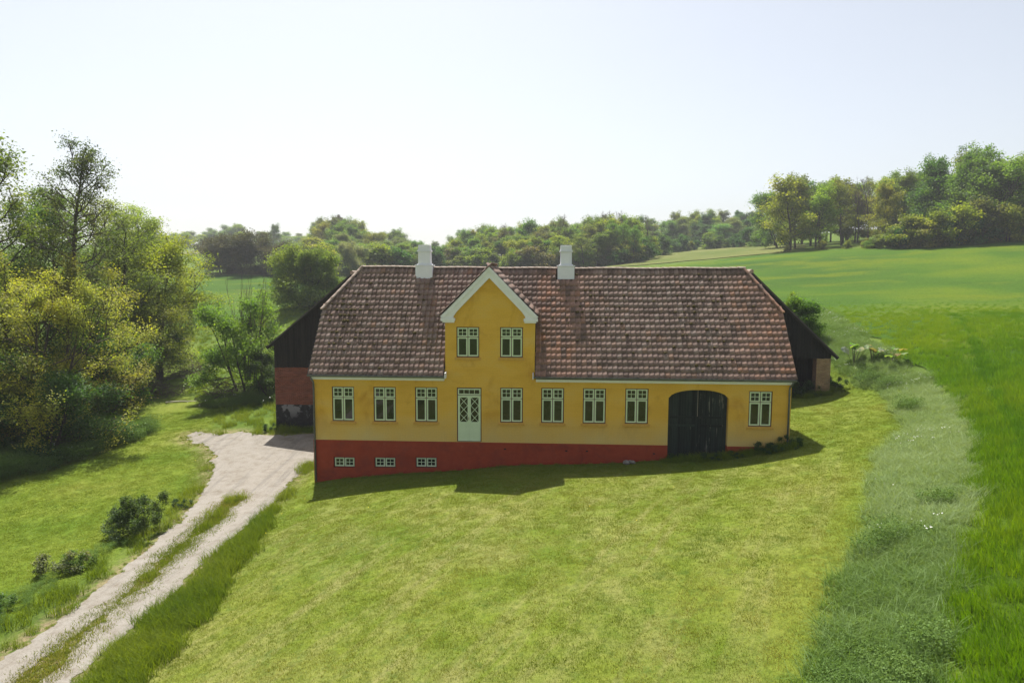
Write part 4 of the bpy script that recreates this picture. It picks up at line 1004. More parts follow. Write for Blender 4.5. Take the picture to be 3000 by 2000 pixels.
pt('hazel_bush', darkb, -16.9, 47.4, 3.2, 6, (0.058, 0.096, 0.026), 'low dark bush squeezed between the bare-rodded shrub and the barn wall', 'bush', rz=.4, wide=.9)

# valley bushes
bigb = grow(41, 7, 4.0, z0=.0, limbs=30, br=6, tw=5, stems=4, leaf=.23, lpt=44, clump=.46, flat=.6, up=.05, rtrunk=.2, peak=.48, elev=(0, 1.1))
pt('hawthorn_bush', bigb, -26.3, 85, 7.0, 7, (0.166, 0.218, 0.046), 'big dense olive green bush above the barn roof slope in the valley', 'bush', rz=.2, wide=1.0, sink=.6)
pt('hawthorn_bush', bigb, -23.9, 84.3, 6.0, 7, (0.154, 0.211, 0.051), 'lower right shoulder bush against the big olive bush in the valley', 'bush', rz=2.2, wide=.8)
pt('hawthorn_bush', bigb, -32.0, 138, 6.6, 7, (0.218, 0.230, 0.192), 'greyish white blossoming bush behind the barn roof tip', 'bush', rz=1.2, wide=.8)
thick = grow(42, 7.5, 4.6, z0=.0, limbs=34, br=6, tw=6, stems=5, leaf=.22, lpt=30, clump=.45, flat=.1, up=.06, rtrunk=.2, peak=.5, elev=(.1, 1.2))
for i, (x, y, h, w, lab) in enumerate([(-65.5, 156, 7.4, 1.2, 'left end'), (-59.5, 153.5, 7.9, 1.35, 'tallest middle part'), (-54.2, 151, 6.4, 1.2, 'right shoulder')]):
    pt('thicket_shrub', thick, x, y, h, 7.5, sh((.070, .062, .036), .08), f'grey-brown twiggy shrub, {lab} of the dark thicket above the valley field', 'shrub', 'twiggy shrubs of the valley thicket', wide=w*1.1, sink=.7)
pt('hawthorn_bush', bigb, -49.0, 148, 4.6, 7, (0.096, 0.109, 0.045), 'low green bush at the right foot of the dark thicket', 'bush', rz=3.3, wide=1.1)
pt('hawthorn_bush', bigb, -44.5, 146, 5.6, 7, (0.058, 0.070, 0.036), 'small dark bush between the thicket and the big olive bush', 'bush', rz=4.3, wide=.9)
# behind the right barn wing
sap = grow(43, 4, 1.5, z0=.05, limbs=20, br=5, tw=4, stems=2, leaf=.17, lpt=30, clump=.24, flat=.6, up=.08, rtrunk=.09, peak=.5)
pt('lilac_bush', sap, 20.3, 47, 3.0, 4, (.11, .21, .02), 'fresh green round bush peeping over the roof edge of the right barn wing', 'bush', rz=.2, wide=.95)
pt('lilac_bush', sap, 19.2, 48, 3.3, 4, (.19, .27, .02), 'small yellow-green shoot tip above the right barn roof, left of the round bush', 'bush', rz=2.2, wide=.5)

# woods: five kinds of middle-distance trees, shared by the many
W_A = grow(51, 13, 4.3, z0=.18, limbs=26, br=5, tw=4, leaf=.34, lpt=19, clump=.50, flat=.5, up=.08, rtrunk=.26, peak=.55)
W_B = grow(52, 13, 3.5, z0=.22, limbs=26, br=5, tw=4, leaf=.30, lpt=17, clump=.42, flat=.4, up=.10, rtrunk=.22, peak=.62)
W_C = grow(53, 13, 4.6, z0=.10, limbs=28, br=5, tw=4, stems=2, leaf=.34, lpt=20, clump=.52, flat=.6, up=.05, rtrunk=.26, peak=.45)
W_D = grow(54, 13, 3.3, z0=.34, limbs=24, br=5, tw=4, leaf=.26, lpt=11, clump=.40, flat=.4, up=.12, rtrunk=.24, peak=.68, lbare=.1)
W_E = grow(55, 13, 3.4, z0=.30, limbs=26, br=6, tw=5, lpt=0, up=.10, rtrunk=.20, peak=.65, tmat=MTWIG, elev=(.5, 1.2), leaf=.3, bare=1)
W_S = grow(56, 4, 2.6, z0=.04, limbs=20, br=5, tw=4, stems=3, leaf=.30, lpt=16, clump=.36, flat=.5, up=.05, rtrunk=.10, peak=.45)
KIND = {'A': W_A, 'B': W_B, 'C': W_C, 'D': W_D, 'E': W_E}
PAL = {'y': YG, 'o': OL, 'm': MG, 'd': DG, 'b': BR, 'g': GG, 'r': RED}
ADJ = {'y': 'yellow-green', 'o': 'olive', 'm': 'mid green', 'd': 'dark green', 'b': 'brownish', 'g': 'pale grey-green', 'r': 'dark purple'}
SHAPE = {'A': 'round-crowned tree', 'B': 'tall oval tree', 'C': 'broad tree', 'D': 'thin-crowned tree', 'E': 'leafless tree'}
WOODN = {'F': ('on the far left skyline', 'trees on the far skyline at the left'), 'L': ('in the wood behind the left chimney', 'trees of the wood behind the left chimney'),
         'C': ('in the wood behind the roof', 'trees of the wood behind the roof'), 'R': ('in the wood above the pale meadow', 'trees of the wood above the meadow'),
         'H': ('in the right hill wood', 'trees of the hill wood at the right')}
def wood_tree(w, k, c, x, y, h, wd):
    kind = 'bare_tree' if k == 'E' else 'wood_tree'
    lab = f'{ADJ[c]+" " if k != "E" else "grey "}{SHAPE[k]} {WOODN[w][0]}'
    return pt(kind, KIND[k], x, y, h, 13, sh(PAL[c], .16), lab, 'tree', f'{ADJ[c] if k != "E" else "bare"} {SHAPE[k]}s, '+WOODN[w][1], wide=wd, sink=.3)
# wood, kind, colour, x, y, height, width
WOODS = '''F B o -196 372 7.6 1.49; F A m -200 387 7.9 1.84; F A m -195 387 7.1 1.86; F A m -182 371 6.5 2.12; F C y -173 360 8.7 1.51; F B y -171 364 7.0 1.93; F C m -181 393 9.3 1.21; F C y -161 358 7.9 1.61;
F A g -159 363 8.4 1.58; F A g -165 388 7.8 1.84; F A o -154 373 8.9 1.34; F B m -150 369 9.4 1.30; F B y -155 390 11.5 1.44; F C o -145 376 11.2 1.44; F C m -137 370 6.0 1.91; F B g -125 347 8.3 1.58;
F C g -123 347 6.6 2.18; F B o -123 364 7.1 1.89; F C y -131 394 5.2 2.58; F C o -124 392 5.2 2.36; F C m -119 384 5.2 2.41; F C y -104 352 8.3 1.48; F B m -106 375 13.8 1.26; F B g -94 346 14.8 1.23;
F C g -210 411 8.1 1.62; F B g -197 403 7.9 1.85; F A g -192 407 8.5 1.50; F C g -190 421 9.9 1.48; F A g -184 424 9.9 1.51; F A m -172 417 11.2 1.44; F A g -167 424 11.5 1.37; F B m -148 403 7.3 1.87;
F B g -150 425 6.7 1.97; F A m -133 401 6.1 2.27; F B g -130 419 5.2 2.53; F B g -138 324 5.7 2.08; F B g -135 327 6.2 1.70; F B y -124 312 8.3 1.57; F A d -120 328 5.2 2.43; F B m -108 310 5.2 2.29;
F B m -104 316 5.2 2.17; F C m -98 312 5.2 2.18; F A y -90 311 7.7 1.40; F A m -85 313 10.0 1.19; L A o -68 234 10.4 1.20; L A b -63 229 12.7 1.04; L A b -60 230 12.8 1.23; L A o -58 235 12.8 1.14;
L B g -54 232 12.9 1.06; L A y -51 238 12.3 1.08; L C o -48 236 11.2 1.25; L C b -43 234 10.8 1.23; L A m -41 238 10.1 1.18; L C m -35 229 9.1 1.36; L B m -32 233 6.7 1.68; L C b -31 239 6.2 1.79;
L C o -62 212 8.3 1.20; L A y -61 219 11.4 1.05; L A m -54 211 11.0 1.27; L C o -54 220 10.1 1.25; L A m -51 219 10.8 1.18; L C m -47 216 10.3 1.26; L C o -43 211 10.0 1.24; L B y -40 213 9.1 1.22;
L C b -38 215 7.7 1.56; L C o -35 218 7.3 1.56; L A g -31 221 6.4 1.89; L A m -27 215 5.2 2.09; L A b -57 196 6.9 1.74; L C y -52 192 8.4 1.47; L A o -49 192 8.7 1.30; L B g -46 190 8.7 1.39;
L C m -46 202 8.6 1.32; L C o -41 200 7.6 1.34; L A g -37 199 6.4 1.96; L A m -33 197 5.8 2.16; L A y -30 191 5.9 2.03; L A o -27 201 5.2 2.05; L B b -25 199 5.2 2.44; L B m -52 177 5.2 1.97;
L C o -48 176 7.3 1.73; L B m -46 179 7.0 1.70; L A y -45 183 6.2 2.04; L B o -41 182 6.3 1.89; L B o -37 182 6.2 1.88; L A o -34 180 5.3 2.06; L A m -31 181 5.2 2.15; L C m -27 177 5.2 2.45;
L C g -42 295 10.4 1.06; L A m -38 292 8.8 1.03; L C g -35 288 8.2 1.11; L A m -32 289 8.6 1.15; L C g -28 289 9.1 1.21; L A g -25 292 11.0 1.03; L A m -23 300 14.2 0.97; C C g -16 212 9.3 1.21;
C C m -14 219 10.5 1.21; C A m -10 215 10.7 1.22; C B g -8 213 10.1 1.24; C D b -5 215 10.8 1.25; C B y -1 213 10.7 1.14; C D m 2 210 11.0 1.11; C C m 5 212 11.9 0.98; C C o 8 212 11.8 1.24;
C C y 11 205 11.2 0.98; C A o 14 207 11.6 1.06; C C y 17 206 11.5 1.17; C A m 19 202 10.1 1.09; C A g 22 201 11.4 0.99; C D y 24 198 11.3 1.12; C B b 27 199 12.1 1.18; C D o 29 194 11.3 1.07;
C A y 32 195 11.1 1.20; C C m 34 192 10.2 1.01; C D y -18 201 7.4 1.34; C A g -14 200 9.4 1.13; C B y -11 202 9.9 1.08; C A g -9 204 10.0 1.10; C A y -6 201 10.1 1.20; C B b -3 204 9.7 1.04;
C B o -0 202 10.3 1.00; C A y 4 202 10.6 0.98; C A m 5 194 11.3 1.16; C B o 9 192 10.3 1.20; C B g 12 196 11.5 0.99; C B o 14 194 11.3 1.12; C D g 17 188 9.7 1.21; C B b 20 191 10.1 1.03;
C A g 22 185 10.8 1.24; C B y 23 182 10.6 1.19; C D y 26 179 11.3 1.22; C D o 29 180 10.3 1.25; C A o 30 177 10.1 1.13; C A b -17 185 5.2 1.87; C A y -15 189 6.8 1.48; C B o -10 186 7.6 1.52;
C A o -8 190 7.9 1.25; C A y -6 191 8.6 1.16; C A b -2 185 8.6 1.29; C B o 1 189 8.4 1.32; C C o 3 182 8.7 1.35; C D b 6 184 9.2 1.04; C C b 9 182 9.7 1.18; C A m 12 181 9.1 1.14;
C A m 15 176 8.7 1.15; C D o 17 180 8.1 1.33; C A o 21 177 9.1 1.33; C C y 23 174 9.5 1.07; C D m 25 167 10.0 1.05; C D m 27 169 9.7 1.05; C D m 29 165 8.4 1.17; C A m -18 181 5.2 2.10;
C D m -14 176 5.3 2.32; C C m -12 182 5.8 1.83; C B m -8 176 6.2 1.86; C D o -6 178 7.0 1.41; C B m -4 182 7.1 1.71; C A m -0 182 7.5 1.27; C C y 2 175 7.7 1.40; C D m 5 176 7.4 1.41;
C A o 7 169 7.1 1.43; C C m 10 173 7.3 1.52; C D y 12 166 8.0 1.50; C C o 16 166 6.6 1.61; C D m 17 162 7.4 1.66; C B m 20 162 7.8 1.50; C B m 23 165 8.3 1.32; C E b 13 183 12.8 1.10;
C E b 24 181 13.1 1.05; C E b 26 182 13.1 1.13; C E b 36 177 10.9 1.23; C E b -0 184 11.2 1.10; C E b 30 179 12.4 1.10; R B b 41 240 11.1 1.16; R A d 44 242 11.1 1.05; R A m 50 248 10.1 1.29;
R C d 58 264 10.8 1.06; R A o 60 258 11.7 1.02; R C m 66 264 11.0 1.02; R A o 69 264 11.2 1.27; R C m 73 266 10.6 1.12; R A o 75 258 11.1 1.07; R A m 82 266 10.5 1.29; R B d 87 266 10.9 1.00;
R C d 90 262 10.0 1.16; R C d 93 262 10.3 1.25; R A y 97 263 13.5 1.23; R A o 40 222 10.4 0.99; R A m 46 232 8.8 1.13; R B y 49 237 8.8 1.10; R C g 55 245 10.3 1.08; R B o 59 244 10.3 1.26;
R B o 63 243 9.0 1.09; R A y 67 247 9.7 1.12; R A d 69 242 9.7 1.31; R C y 73 244 9.4 1.02; R B g 78 244 8.6 1.11; R C o 80 242 8.9 1.07; R A d 84 244 9.1 1.08; R A m 88 244 8.7 1.16;
R B d 91 243 15.3 1.11; R C o 40 214 7.4 1.58; R C o 44 219 7.7 1.62; R C m 48 222 7.1 1.54; R A d 53 227 8.4 1.24; R B b 56 228 8.2 1.27; R A d 61 230 7.2 1.71; R B d 63 227 7.2 1.73;
R C g 66 225 7.5 1.66; R C m 69 227 8.2 1.52; R A g 73 226 7.0 1.74; R B d 79 231 7.3 1.59; R C o 80 226 7.4 1.55; R C g 84 228 10.5 1.12; H C o 65 172 13.3 0.86; H D o 64 162 13.8 1.01;
H A o 68 162 14.5 1.00; H B o 71 160 13.5 0.86; H B y 72 156 14.0 0.85; H C o 74 153 13.1 0.91; H D o 79 153 12.9 1.01; H B y 79 149 12.8 0.88; H A m 83 149 12.7 0.99; H D m 85 147 12.8 0.95;
H C m 88 145 14.2 1.01; H A m 88 143 14.3 0.91; H C o 93 145 15.3 0.92; H D d 93 140 16.2 0.84; H C m 99 142 15.4 1.00; H C m 99 140 14.2 0.88; H C o 100 137 13.8 0.88; H D m 105 139 14.5 0.90;
H A d 106 136 14.9 0.90; H A d 107 135 15.1 0.91; H C m 60 155 13.4 0.83; H A o 60 149 12.9 1.10; H A m 64 148 12.4 1.00; H B m 66 145 12.4 1.05; H A o 68 142 11.9 1.11; H A o 70 141 10.3 0.87;
H C o 75 144 12.4 0.99; H B m 75 138 10.9 1.00; H A m 77 136 11.9 1.02; H A m 80 137 11.9 0.92; H B o 82 134 12.4 0.89; H C m 85 135 14.1 0.83; H A m 87 132 14.1 0.83; H A o 90 132 15.0 0.93;
H D m 91 130 14.0 0.86; H C o 90 125 12.9 0.86; H B o 95 128 12.6 0.87; H B o 93 122 13.5 0.92; H A m 95 121 13.9 0.90; H D o 102 126 14.3 0.86; H A o 57 139 12.7 0.99; H D o 60 134 10.7 1.10;
H D o 64 134 12.1 0.95; H A y 68 127 10.3 0.86; H C o 75 126 12.3 1.07; H A d 77 124 12.9 1.11; H B o 77 119 13.7 0.96; H A d 81 119 13.1 0.87; H B d 84 116 12.0 0.98; H C o 87 112 12.9 0.95;
H A o 93 115 13.1 1.01; H A y 54 134 13.1 1.15; H A y 59 134 11.2 0.98; H E b 69 138 11.4 1.13; H E b 71 138 12.4 1.08; H C o 78 116 14.3 1.08; H A m 77 118 13.4 1.12;'''
SHRUBS = '''H y 53 133 1.1 0.9; H o 57 127 1.4 1.1; H o 60 123 1.3 0.9; H o 62 121 1.4 0.9; H o 62 119 1.5 1.3; H o 63 118 1.9 1.2; H o 64 117 1.8 0.9; H o 65 115 4.0 1.2;
H y 66 114 3.9 1.3; H y 67 113 1.9 1.0; H o 68 112 3.2 1.3; H o 69 112 2.2 1.1; H o 70 112 2.4 1.0; H d 71 112 4.1 0.9; H y 73 112 2.1 0.9; H d 74 111 2.1 0.9;
H d 75 111 3.9 1.1; H o 76 111 3.6 0.9; H o 78 111 3.5 1.1; H m 79 111 2.3 1.3; H o 81 111 3.5 0.8; H b 74 111 5.5 1.0; H y 71 111 5.0 1.0; H o 68 112 4.5 1.0;
H y 79 110 4.5 1.0; H d 65 114 3.5 1.0; C d 24 160 2.6 1.0; C d 26 163 2.9 1.3; C o 28 165 4.3 1.3; C d 30 167 3.1 0.8; C d 33 170 4.3 1.1; R o 36 177 4.1 0.9;
R d 40 186 4.3 1.0; R m 44 198 2.2 1.3; R d 48 203 3.0 1.3; R d 50 205 3.9 1.0; R o 53 206 2.3 0.9; R d 55 207 2.4 1.0; R d 58 206 2.4 0.8; R o 59 204 3.9 1.1;
R d 61 202 3.0 1.1; R m 62 200 2.1 1.3; R d 64 197 3.1 1.1; R d 64 193 2.3 1.0; R d 65 188 4.1 1.0; R m 65 182 3.3 1.0; R d 65 177 2.9 1.2; C b 21 165 3.6 0.9;
L m -40 165 4.5 1.0; C o 17 163 3.1 1.1; L o -45 164 4.3 1.4; L d -41 166 3.8 1.2; C d -20 168 4.5 1.2; C d 17 169 2.7 1.3; C d 2 163 3.1 1.2; L b -43 163 2.6 1.2;
C b 22 163 4.0 1.2; C d 9 171 4.2 1.3; C b 1 160 2.8 1.3; C b -13 168 2.8 1.3; C o 12 174 2.7 1.3; C b -6 165 3.0 1.4; C o -7 165 4.0 1.3; L b -24 161 4.0 1.2;
C b -16 175 4.1 1.4; C o -1 160 3.4 0.9; C o 0 168 3.7 1.1; C m -8 168 4.2 1.4; L b -39 171 4.1 1.1; L m -33 174 4.4 1.4; L m -26 176 3.8 1.0; C o 3 162 3.8 1.3;
C b 3 160 3.1 1.2; C o 20 170 2.9 1.1; C b -5 165 3.2 0.9; C d -6 166 3.2 0.9; L d -42 163 2.8 1.1; C d 14 168 2.5 1.2; C o 3 165 3.6 1.1; C b 11 166 2.8 1.1;
C b 5 161 4.2 1.4; C o 5 170 3.3 1.1; L d -44 175 3.3 0.9; C m 4 167 3.9 1.3; L o -42 164 2.9 1.4; C d -20 167 4.4 1.2; C b -20 168 3.2 1.1; L m -45 163 3.0 1.2;
L y -44 150 5.2 1.4; L y -29 151 5.1 1.3; L y -32 155 3.5 1.2; L m -29 159 3.9 1.3; L o -43 163 4.7 1.1; L y -46 154 3.2 1.4; L o -29 161 3.7 1.0; L y -34 152 4.8 1.2;
L o -29 152 3.6 1.4; L d -26 150 4.4 1.4; L y -30 149 5.0 1.2; L o -43 154 4.9 1.0; L m -31 156 4.9 1.1;'''
WT = []
for row in WOODS.split(';'):
    if row.strip():
        w, k, c, x, y, h, wd = row.split(); WT.append(wood_tree(w, k, c, float(x), float(y), float(h), float(wd)))
ORD = 'first second third fourth fifth sixth seventh eighth ninth tenth eleventh twelfth thirteenth fourteenth fifteenth sixteenth seventeenth eighteenth nineteenth twentieth'.split()
def number_off(objs):
    fam = {}
    for o in objs: fam.setdefault(o['group'], []).append(o)
    for g in fam.values():
        g.sort(key=lambda o: o.location.x/o.location.y)
        if len(g) > 1:
            for i, o in enumerate(g):
                a, b = o['label'].split(' in the ', 1) if ' in the ' in o['label'] else o['label'].split(' on the ', 1)
                o['label'] = f"{a}, {ORD[i]} from the left, {'in' if ' in the ' in o['label'] else 'on'} the {b}"
for row in SHRUBS.split(';'):
    if row.strip():
        w, c, x, y, h, wd = row.split()
        WT.append(pt('undergrowth_shrub', W_S, float(x), float(y), float(h), 4, sh(PAL[c], .2), f'{ADJ[c]} edge shrub {WOODN[w][0]}', 'shrub', f'{ADJ[c]} edge shrubs, {WOODN[w][1]}', wide=float(wd), sink=.2))
number_off(WT)
# trees that stand out by themselves
pt('lone_tree', W_A, -101.5, 292, 10.5, 13, (.075, .12, .035), 'single round tree standing out on the far pale meadow', rz=1, wide=1.0, sink=.3)
pt('copper_beech', W_B, -61.5, 248, 15.0, 13, (.050, .024, .026), 'dark purple copper beech in the dip between the two woods', rz=1, wide=.95, sink=.3)

# brush piles
def brush(name, x, y, w, h, n, label, seed):
    rg = np.random.default_rng(seed); T = []
    for _ in range(n):
        a = rg.uniform(0, 6.28); r = rg.uniform(0, 1)**.7; p = np.array([math.cos(a)*r*w*.5, math.sin(a)*r*w*.4, max(.02, (1-r*r)*h*rg.uniform(0, 1))])
        d = rg.normal(0, 1, 3); d[2] *= .45
        T.append((polyline(rg, p-d/np.linalg.norm(d)*.6, d, rg.uniform(.6, 2.0), 4, .22, 0), rg.uniform(.008, .03), .004, 4))
    for t in T: t[0][:, 2] = np.maximum(t[0][:, 2], .01)
    o = link(name, tubes_mesh(name, T, MTWIG), None, (x, y, float(gz(x, y)))); tag(o, label, 'brush pile')
brush('brush_pile', -30.2, 62.0, 5.5, 1.9, 420, 'greyish brown heap of cut branches at the foot of the round yellow-green tree', 1)
brush('brush_pile', -28.0, 52.5, 5.0, 1.3, 300, 'low heap of dead branches under the maple tips beside the grass track', 2)
brush('brush_pile', -20.6, 48.3, 3.6, 1.7, 320, 'dark heap of twigs at the foot of the bare-rodded shrub', 3)
brush('brush_pile', -23.6, 40.6, 1.6, .7, 70, 'small bundle of dead sticks in the shade edge of the maple', 4)
brush('brush_pile', -25.6, 31.0, 1.8, .6, 70, 'grey stick heap at the very left edge beside the nettles', 6)
pal = MB().tube([(0, 0, .12), (.9, .3, .16), (1.9, .5, .14), (3.0, .5, .10)], [.07, .06, .045, .02], 7)
o = pal.build('fallen_branch', rough_mat('bleached_wood', (.38, .34, .27), (.55, .5, .42), 8)); o.location = (-25.2, 49.0, float(gz(-25.2, 49))); tag(o, 'pale bleached fallen branch lying beside the grass track', 'branch')

# bushes beside the driveway
lb = grow(61, 1.7, 1.0, z0=.04, limbs=24, br=5, tw=4, stems=6, leaf=.085, lpt=34, clump=.11, flat=.7, up=.06, rtrunk=.045, peak=.5, top=.85, elev=(0, 1.15))
pt('rose_bush', lb, -13.35, 24.0, 1.5, 1.7, (.085, .130, .034), 'dark green leafy bush alone on the lawn left of the driveway', 'bush', rz=.5, wide=.78)
sp = grow(62, .8, .5, z0=.05, limbs=14, br=4, tw=3, stems=4, leaf=.075, lpt=18, clump=.09, flat=.7, up=.06, rtrunk=.02, peak=.5, elev=(0, 1.1))
WEED = [(-14.55, 21.3, 1.1, (.20, .21, .09), 'pale dried-looking weed clump between the leafy bush and the nettle row'), (-14.0, 21.6, .85, (.12, .19, .04), 'green weed clump just right of the pale dried one by the driveway'),
 (-14.0, 24.2, 1.15, (.15, .20, .07), 'thin tall weed on the left flank of the dark leafy bush'),
 (-13.5, 27.3, .6, (.045, .09, .03), 'small bluish green weed in the lawn between the dark bush and the gravel'), (-14.6, 18.9, .8, (.11, .19, .05), 'low nettle clump beside the driveway, upper one of the row'),
 (-14.5, 17.9, .85, (.11, .18, .05), 'low nettle clump beside the driveway, middle of the row'), (-14.2, 16.6, .85, (.11, .20, .05), 'low nettle clump beside the driveway near the left picture edge'),
 (-13.8, 15.6, .8, (.12, .21, .05), 'bright nettle clump at the lower left picture edge')]
for x, y, h, c, lab in WEED: pt('weed', sp, x, y, h*.75, .8, c, lab, 'weed', 'weeds left of the driveway', wide=.85, sink=.03, crown='leaves')
hx = lambda u, v: (u*math.cos(YAWR)-v*math.sin(YAWR), 28.5+u*math.sin(YAWR)+v*math.cos(YAWR))
for u, v, h, wd, c, lab in [(10.55, -.42, .75, .8, (.060, .120, .030), 'dark leafy weed against the house wall under the right window'), (11.5, -.45, .8, .8, (.055, .110, .030), 'dark leafy weed at the foot of the right downpipe'),
  (11.0, -.4, .5, 1.1, (.060, .115, .028), 'low dark weed between the two weeds at the right house corner'),
  (8.3, -.25, .55, 1.1, (.060, .110, .028), 'dark weed growing against the right gate leaf'), (7.0, -.2, .45, 1.2, (.06, .11, .028), 'low weed growing against the left gate leaf'), (9.4, -.3, .4, 1.2, (.065, .115, .028), 'low weed at the right jamb of the gate')]:
    x, y = hx(u, v); pt('weed', sp, x, y, h*.7, .8, c, lab, 'weed', 'weeds along the house wall', wide=wd, sink=.03, crown='leaves')
for x, y, h, lab in [(15.6, 38.2, 1.5, 'nettle clump in the barn opening nearest the house'), (16.5, 38.0, 1.7, 'tallest nettle clump in the barn opening'), (17.05, 38.1, 1.2, 'nettle clump next to the yellow brick pier'), (18.45, 38.3, 1.3, 'dark weed on the outer side of the yellow brick pier'),
   (-13.75, 38.2, .9, 'broad-leaved weed at the left corner of the brick barn')]:
    pt('weed', sp, x, y, h*.62, .8, (.050, .095, .028), lab, 'weed', 'weeds along the barns', wide=.7, sink=.03, crown='leaves')
# butterbur with big pale leaves at the lawn's edge
rg = np.random.default_rng(8); LP = []
def bigleaf_plant(x, y, h, n, label, seed):
    rg = np.random.default_rng(seed); o = empty('butterbur', (x, y, float(gz(x, y)))); tag(o, label, 'plant', 'large-leaved plants at the lawn edge')
    T = []
    for i in range(n):
        a = rg.uniform(0, 6.28); r = rg.uniform(.1, .75); z = h*rg.uniform(.55, 1); c = np.array([r*math.cos(a), r*math.sin(a), z]); T.append((np.array([c*[.2, .2, 0], c*[.6, .6, .6], c]), .014, .008, 4))
        m = MB(); k = 9; R0 = rg.uniform(.14, .25); t1, t2 = rg.normal(0, .35), rg.normal(0, .35)
        ring = []
        for q in range(k):
            th = 2*math.pi*q/k; rr = R0*(1-.25*math.cos(th*1.0))*(1+.12*math.sin(3*th)); X, Y = rr*math.cos(th), rr*math.sin(th); ring.append((X, Y, -.25*rr+X*t1+Y*t2+.04*math.sin(4*th)))
        for q in range(k): m.poly([(0, 0, 0), ring[q], ring[(q+1) % k]])
        lf = link('leaf', m.mesh('leaf', MLEAF, True), o, tuple(c), color=(.16*rg.uniform(.6, 1.5), .23*rg.uniform(.7, 1.3), .06*rg.uniform(.6, 2.2))); lf.rotation_euler = (0, 0, a)
    link('stems', tubes_mesh('stems', T, MBARK), o)
for i, (x, y, h, n, lab) in enumerate([(20.3, 40.2, 1.25, 11, 'large-leaved butterbur plant with one yellow leaf, tallest at the lawn edge near the barn'), (21.1, 39.6, 1.0, 10, 'large-leaved butterbur plant in the middle of the three at the lawn edge'), (21.6, 38.6, .95, 9, 'large-leaved butterbur plant closest to the viewer at the lawn edge')]):
    bigleaf_plant(x, y, h, n, lab, 70+i)
# pale rubble lump at the plinth
x, y = hx(4.98, -.28); bmx = bmesh.new()
for i in range(9):
    r = bmesh.ops.create_icosphere(bmx, subdivisions=2, radius=1); s = rnd.uniform(.05, .11); c = Vector((rnd.uniform(-.18, .18), rnd.uniform(-.06, .06), rnd.uniform(0, .1)))
    for v in r['verts']: v.co = Vector((v.co.x*s*1.3, v.co.y*s, v.co.z*s*.8))*(1+rnd.uniform(-.15, .15))+c
me = bpy.data.meshes.new('rubble'); bmx.to_mesh(me); bmx.free(); me.materials.append(rough_mat('pale_rubble', (.16, .14, .12), (.34, .31, .28), 14))
tag(link('rubble_heap', me, None, (x, y, float(gz(x, y))+.02)), 'small pale heap of rubble against the red plinth', 'rubble')

# ---------------------------------------------------------------- grass, crop and herbs as stuff
def blade_patch(name, seed, n, size, hmin, hmax, w, bend, mat, segs=2, heads=0, spread=1.0):
    rg = np.random.default_rng(seed); V = []; F = []
    x = rg.uniform(-size/2, size/2, n); y = rg.uniform(-size/2, size/2, n); h = rg.uniform(hmin, hmax, n); a = rg.uniform(0, 6.28, n); l = np.clip(rg.normal(0, bend, (n, 2)), -1.1*bend, 1.1*bend)
    for i in range(n):
        p = np.array([x[i], y[i], -.01]); sd = np.array([math.cos(a[i]), math.sin(a[i]), 0])*w*rg.uniform(.7, 1.3)/2; k = len(V)
        for q in range(segs+1):
            t = q/segs; c = p+np.array([l[i, 0]*t*t*h[i], l[i, 1]*t*t*h[i], h[i]*t*(1-.25*t*min(1, np.hypot(*l[i])))]); ww = (1-t*.85)
            V += [c-sd*ww, c+sd*ww]
        for q in range(segs): F.append((k+2*q, k+2*q+1, k+2*q+3, k+2*q+2))
    return bpy.data.objects.new(name, np_mesh(name, V, F, mat))
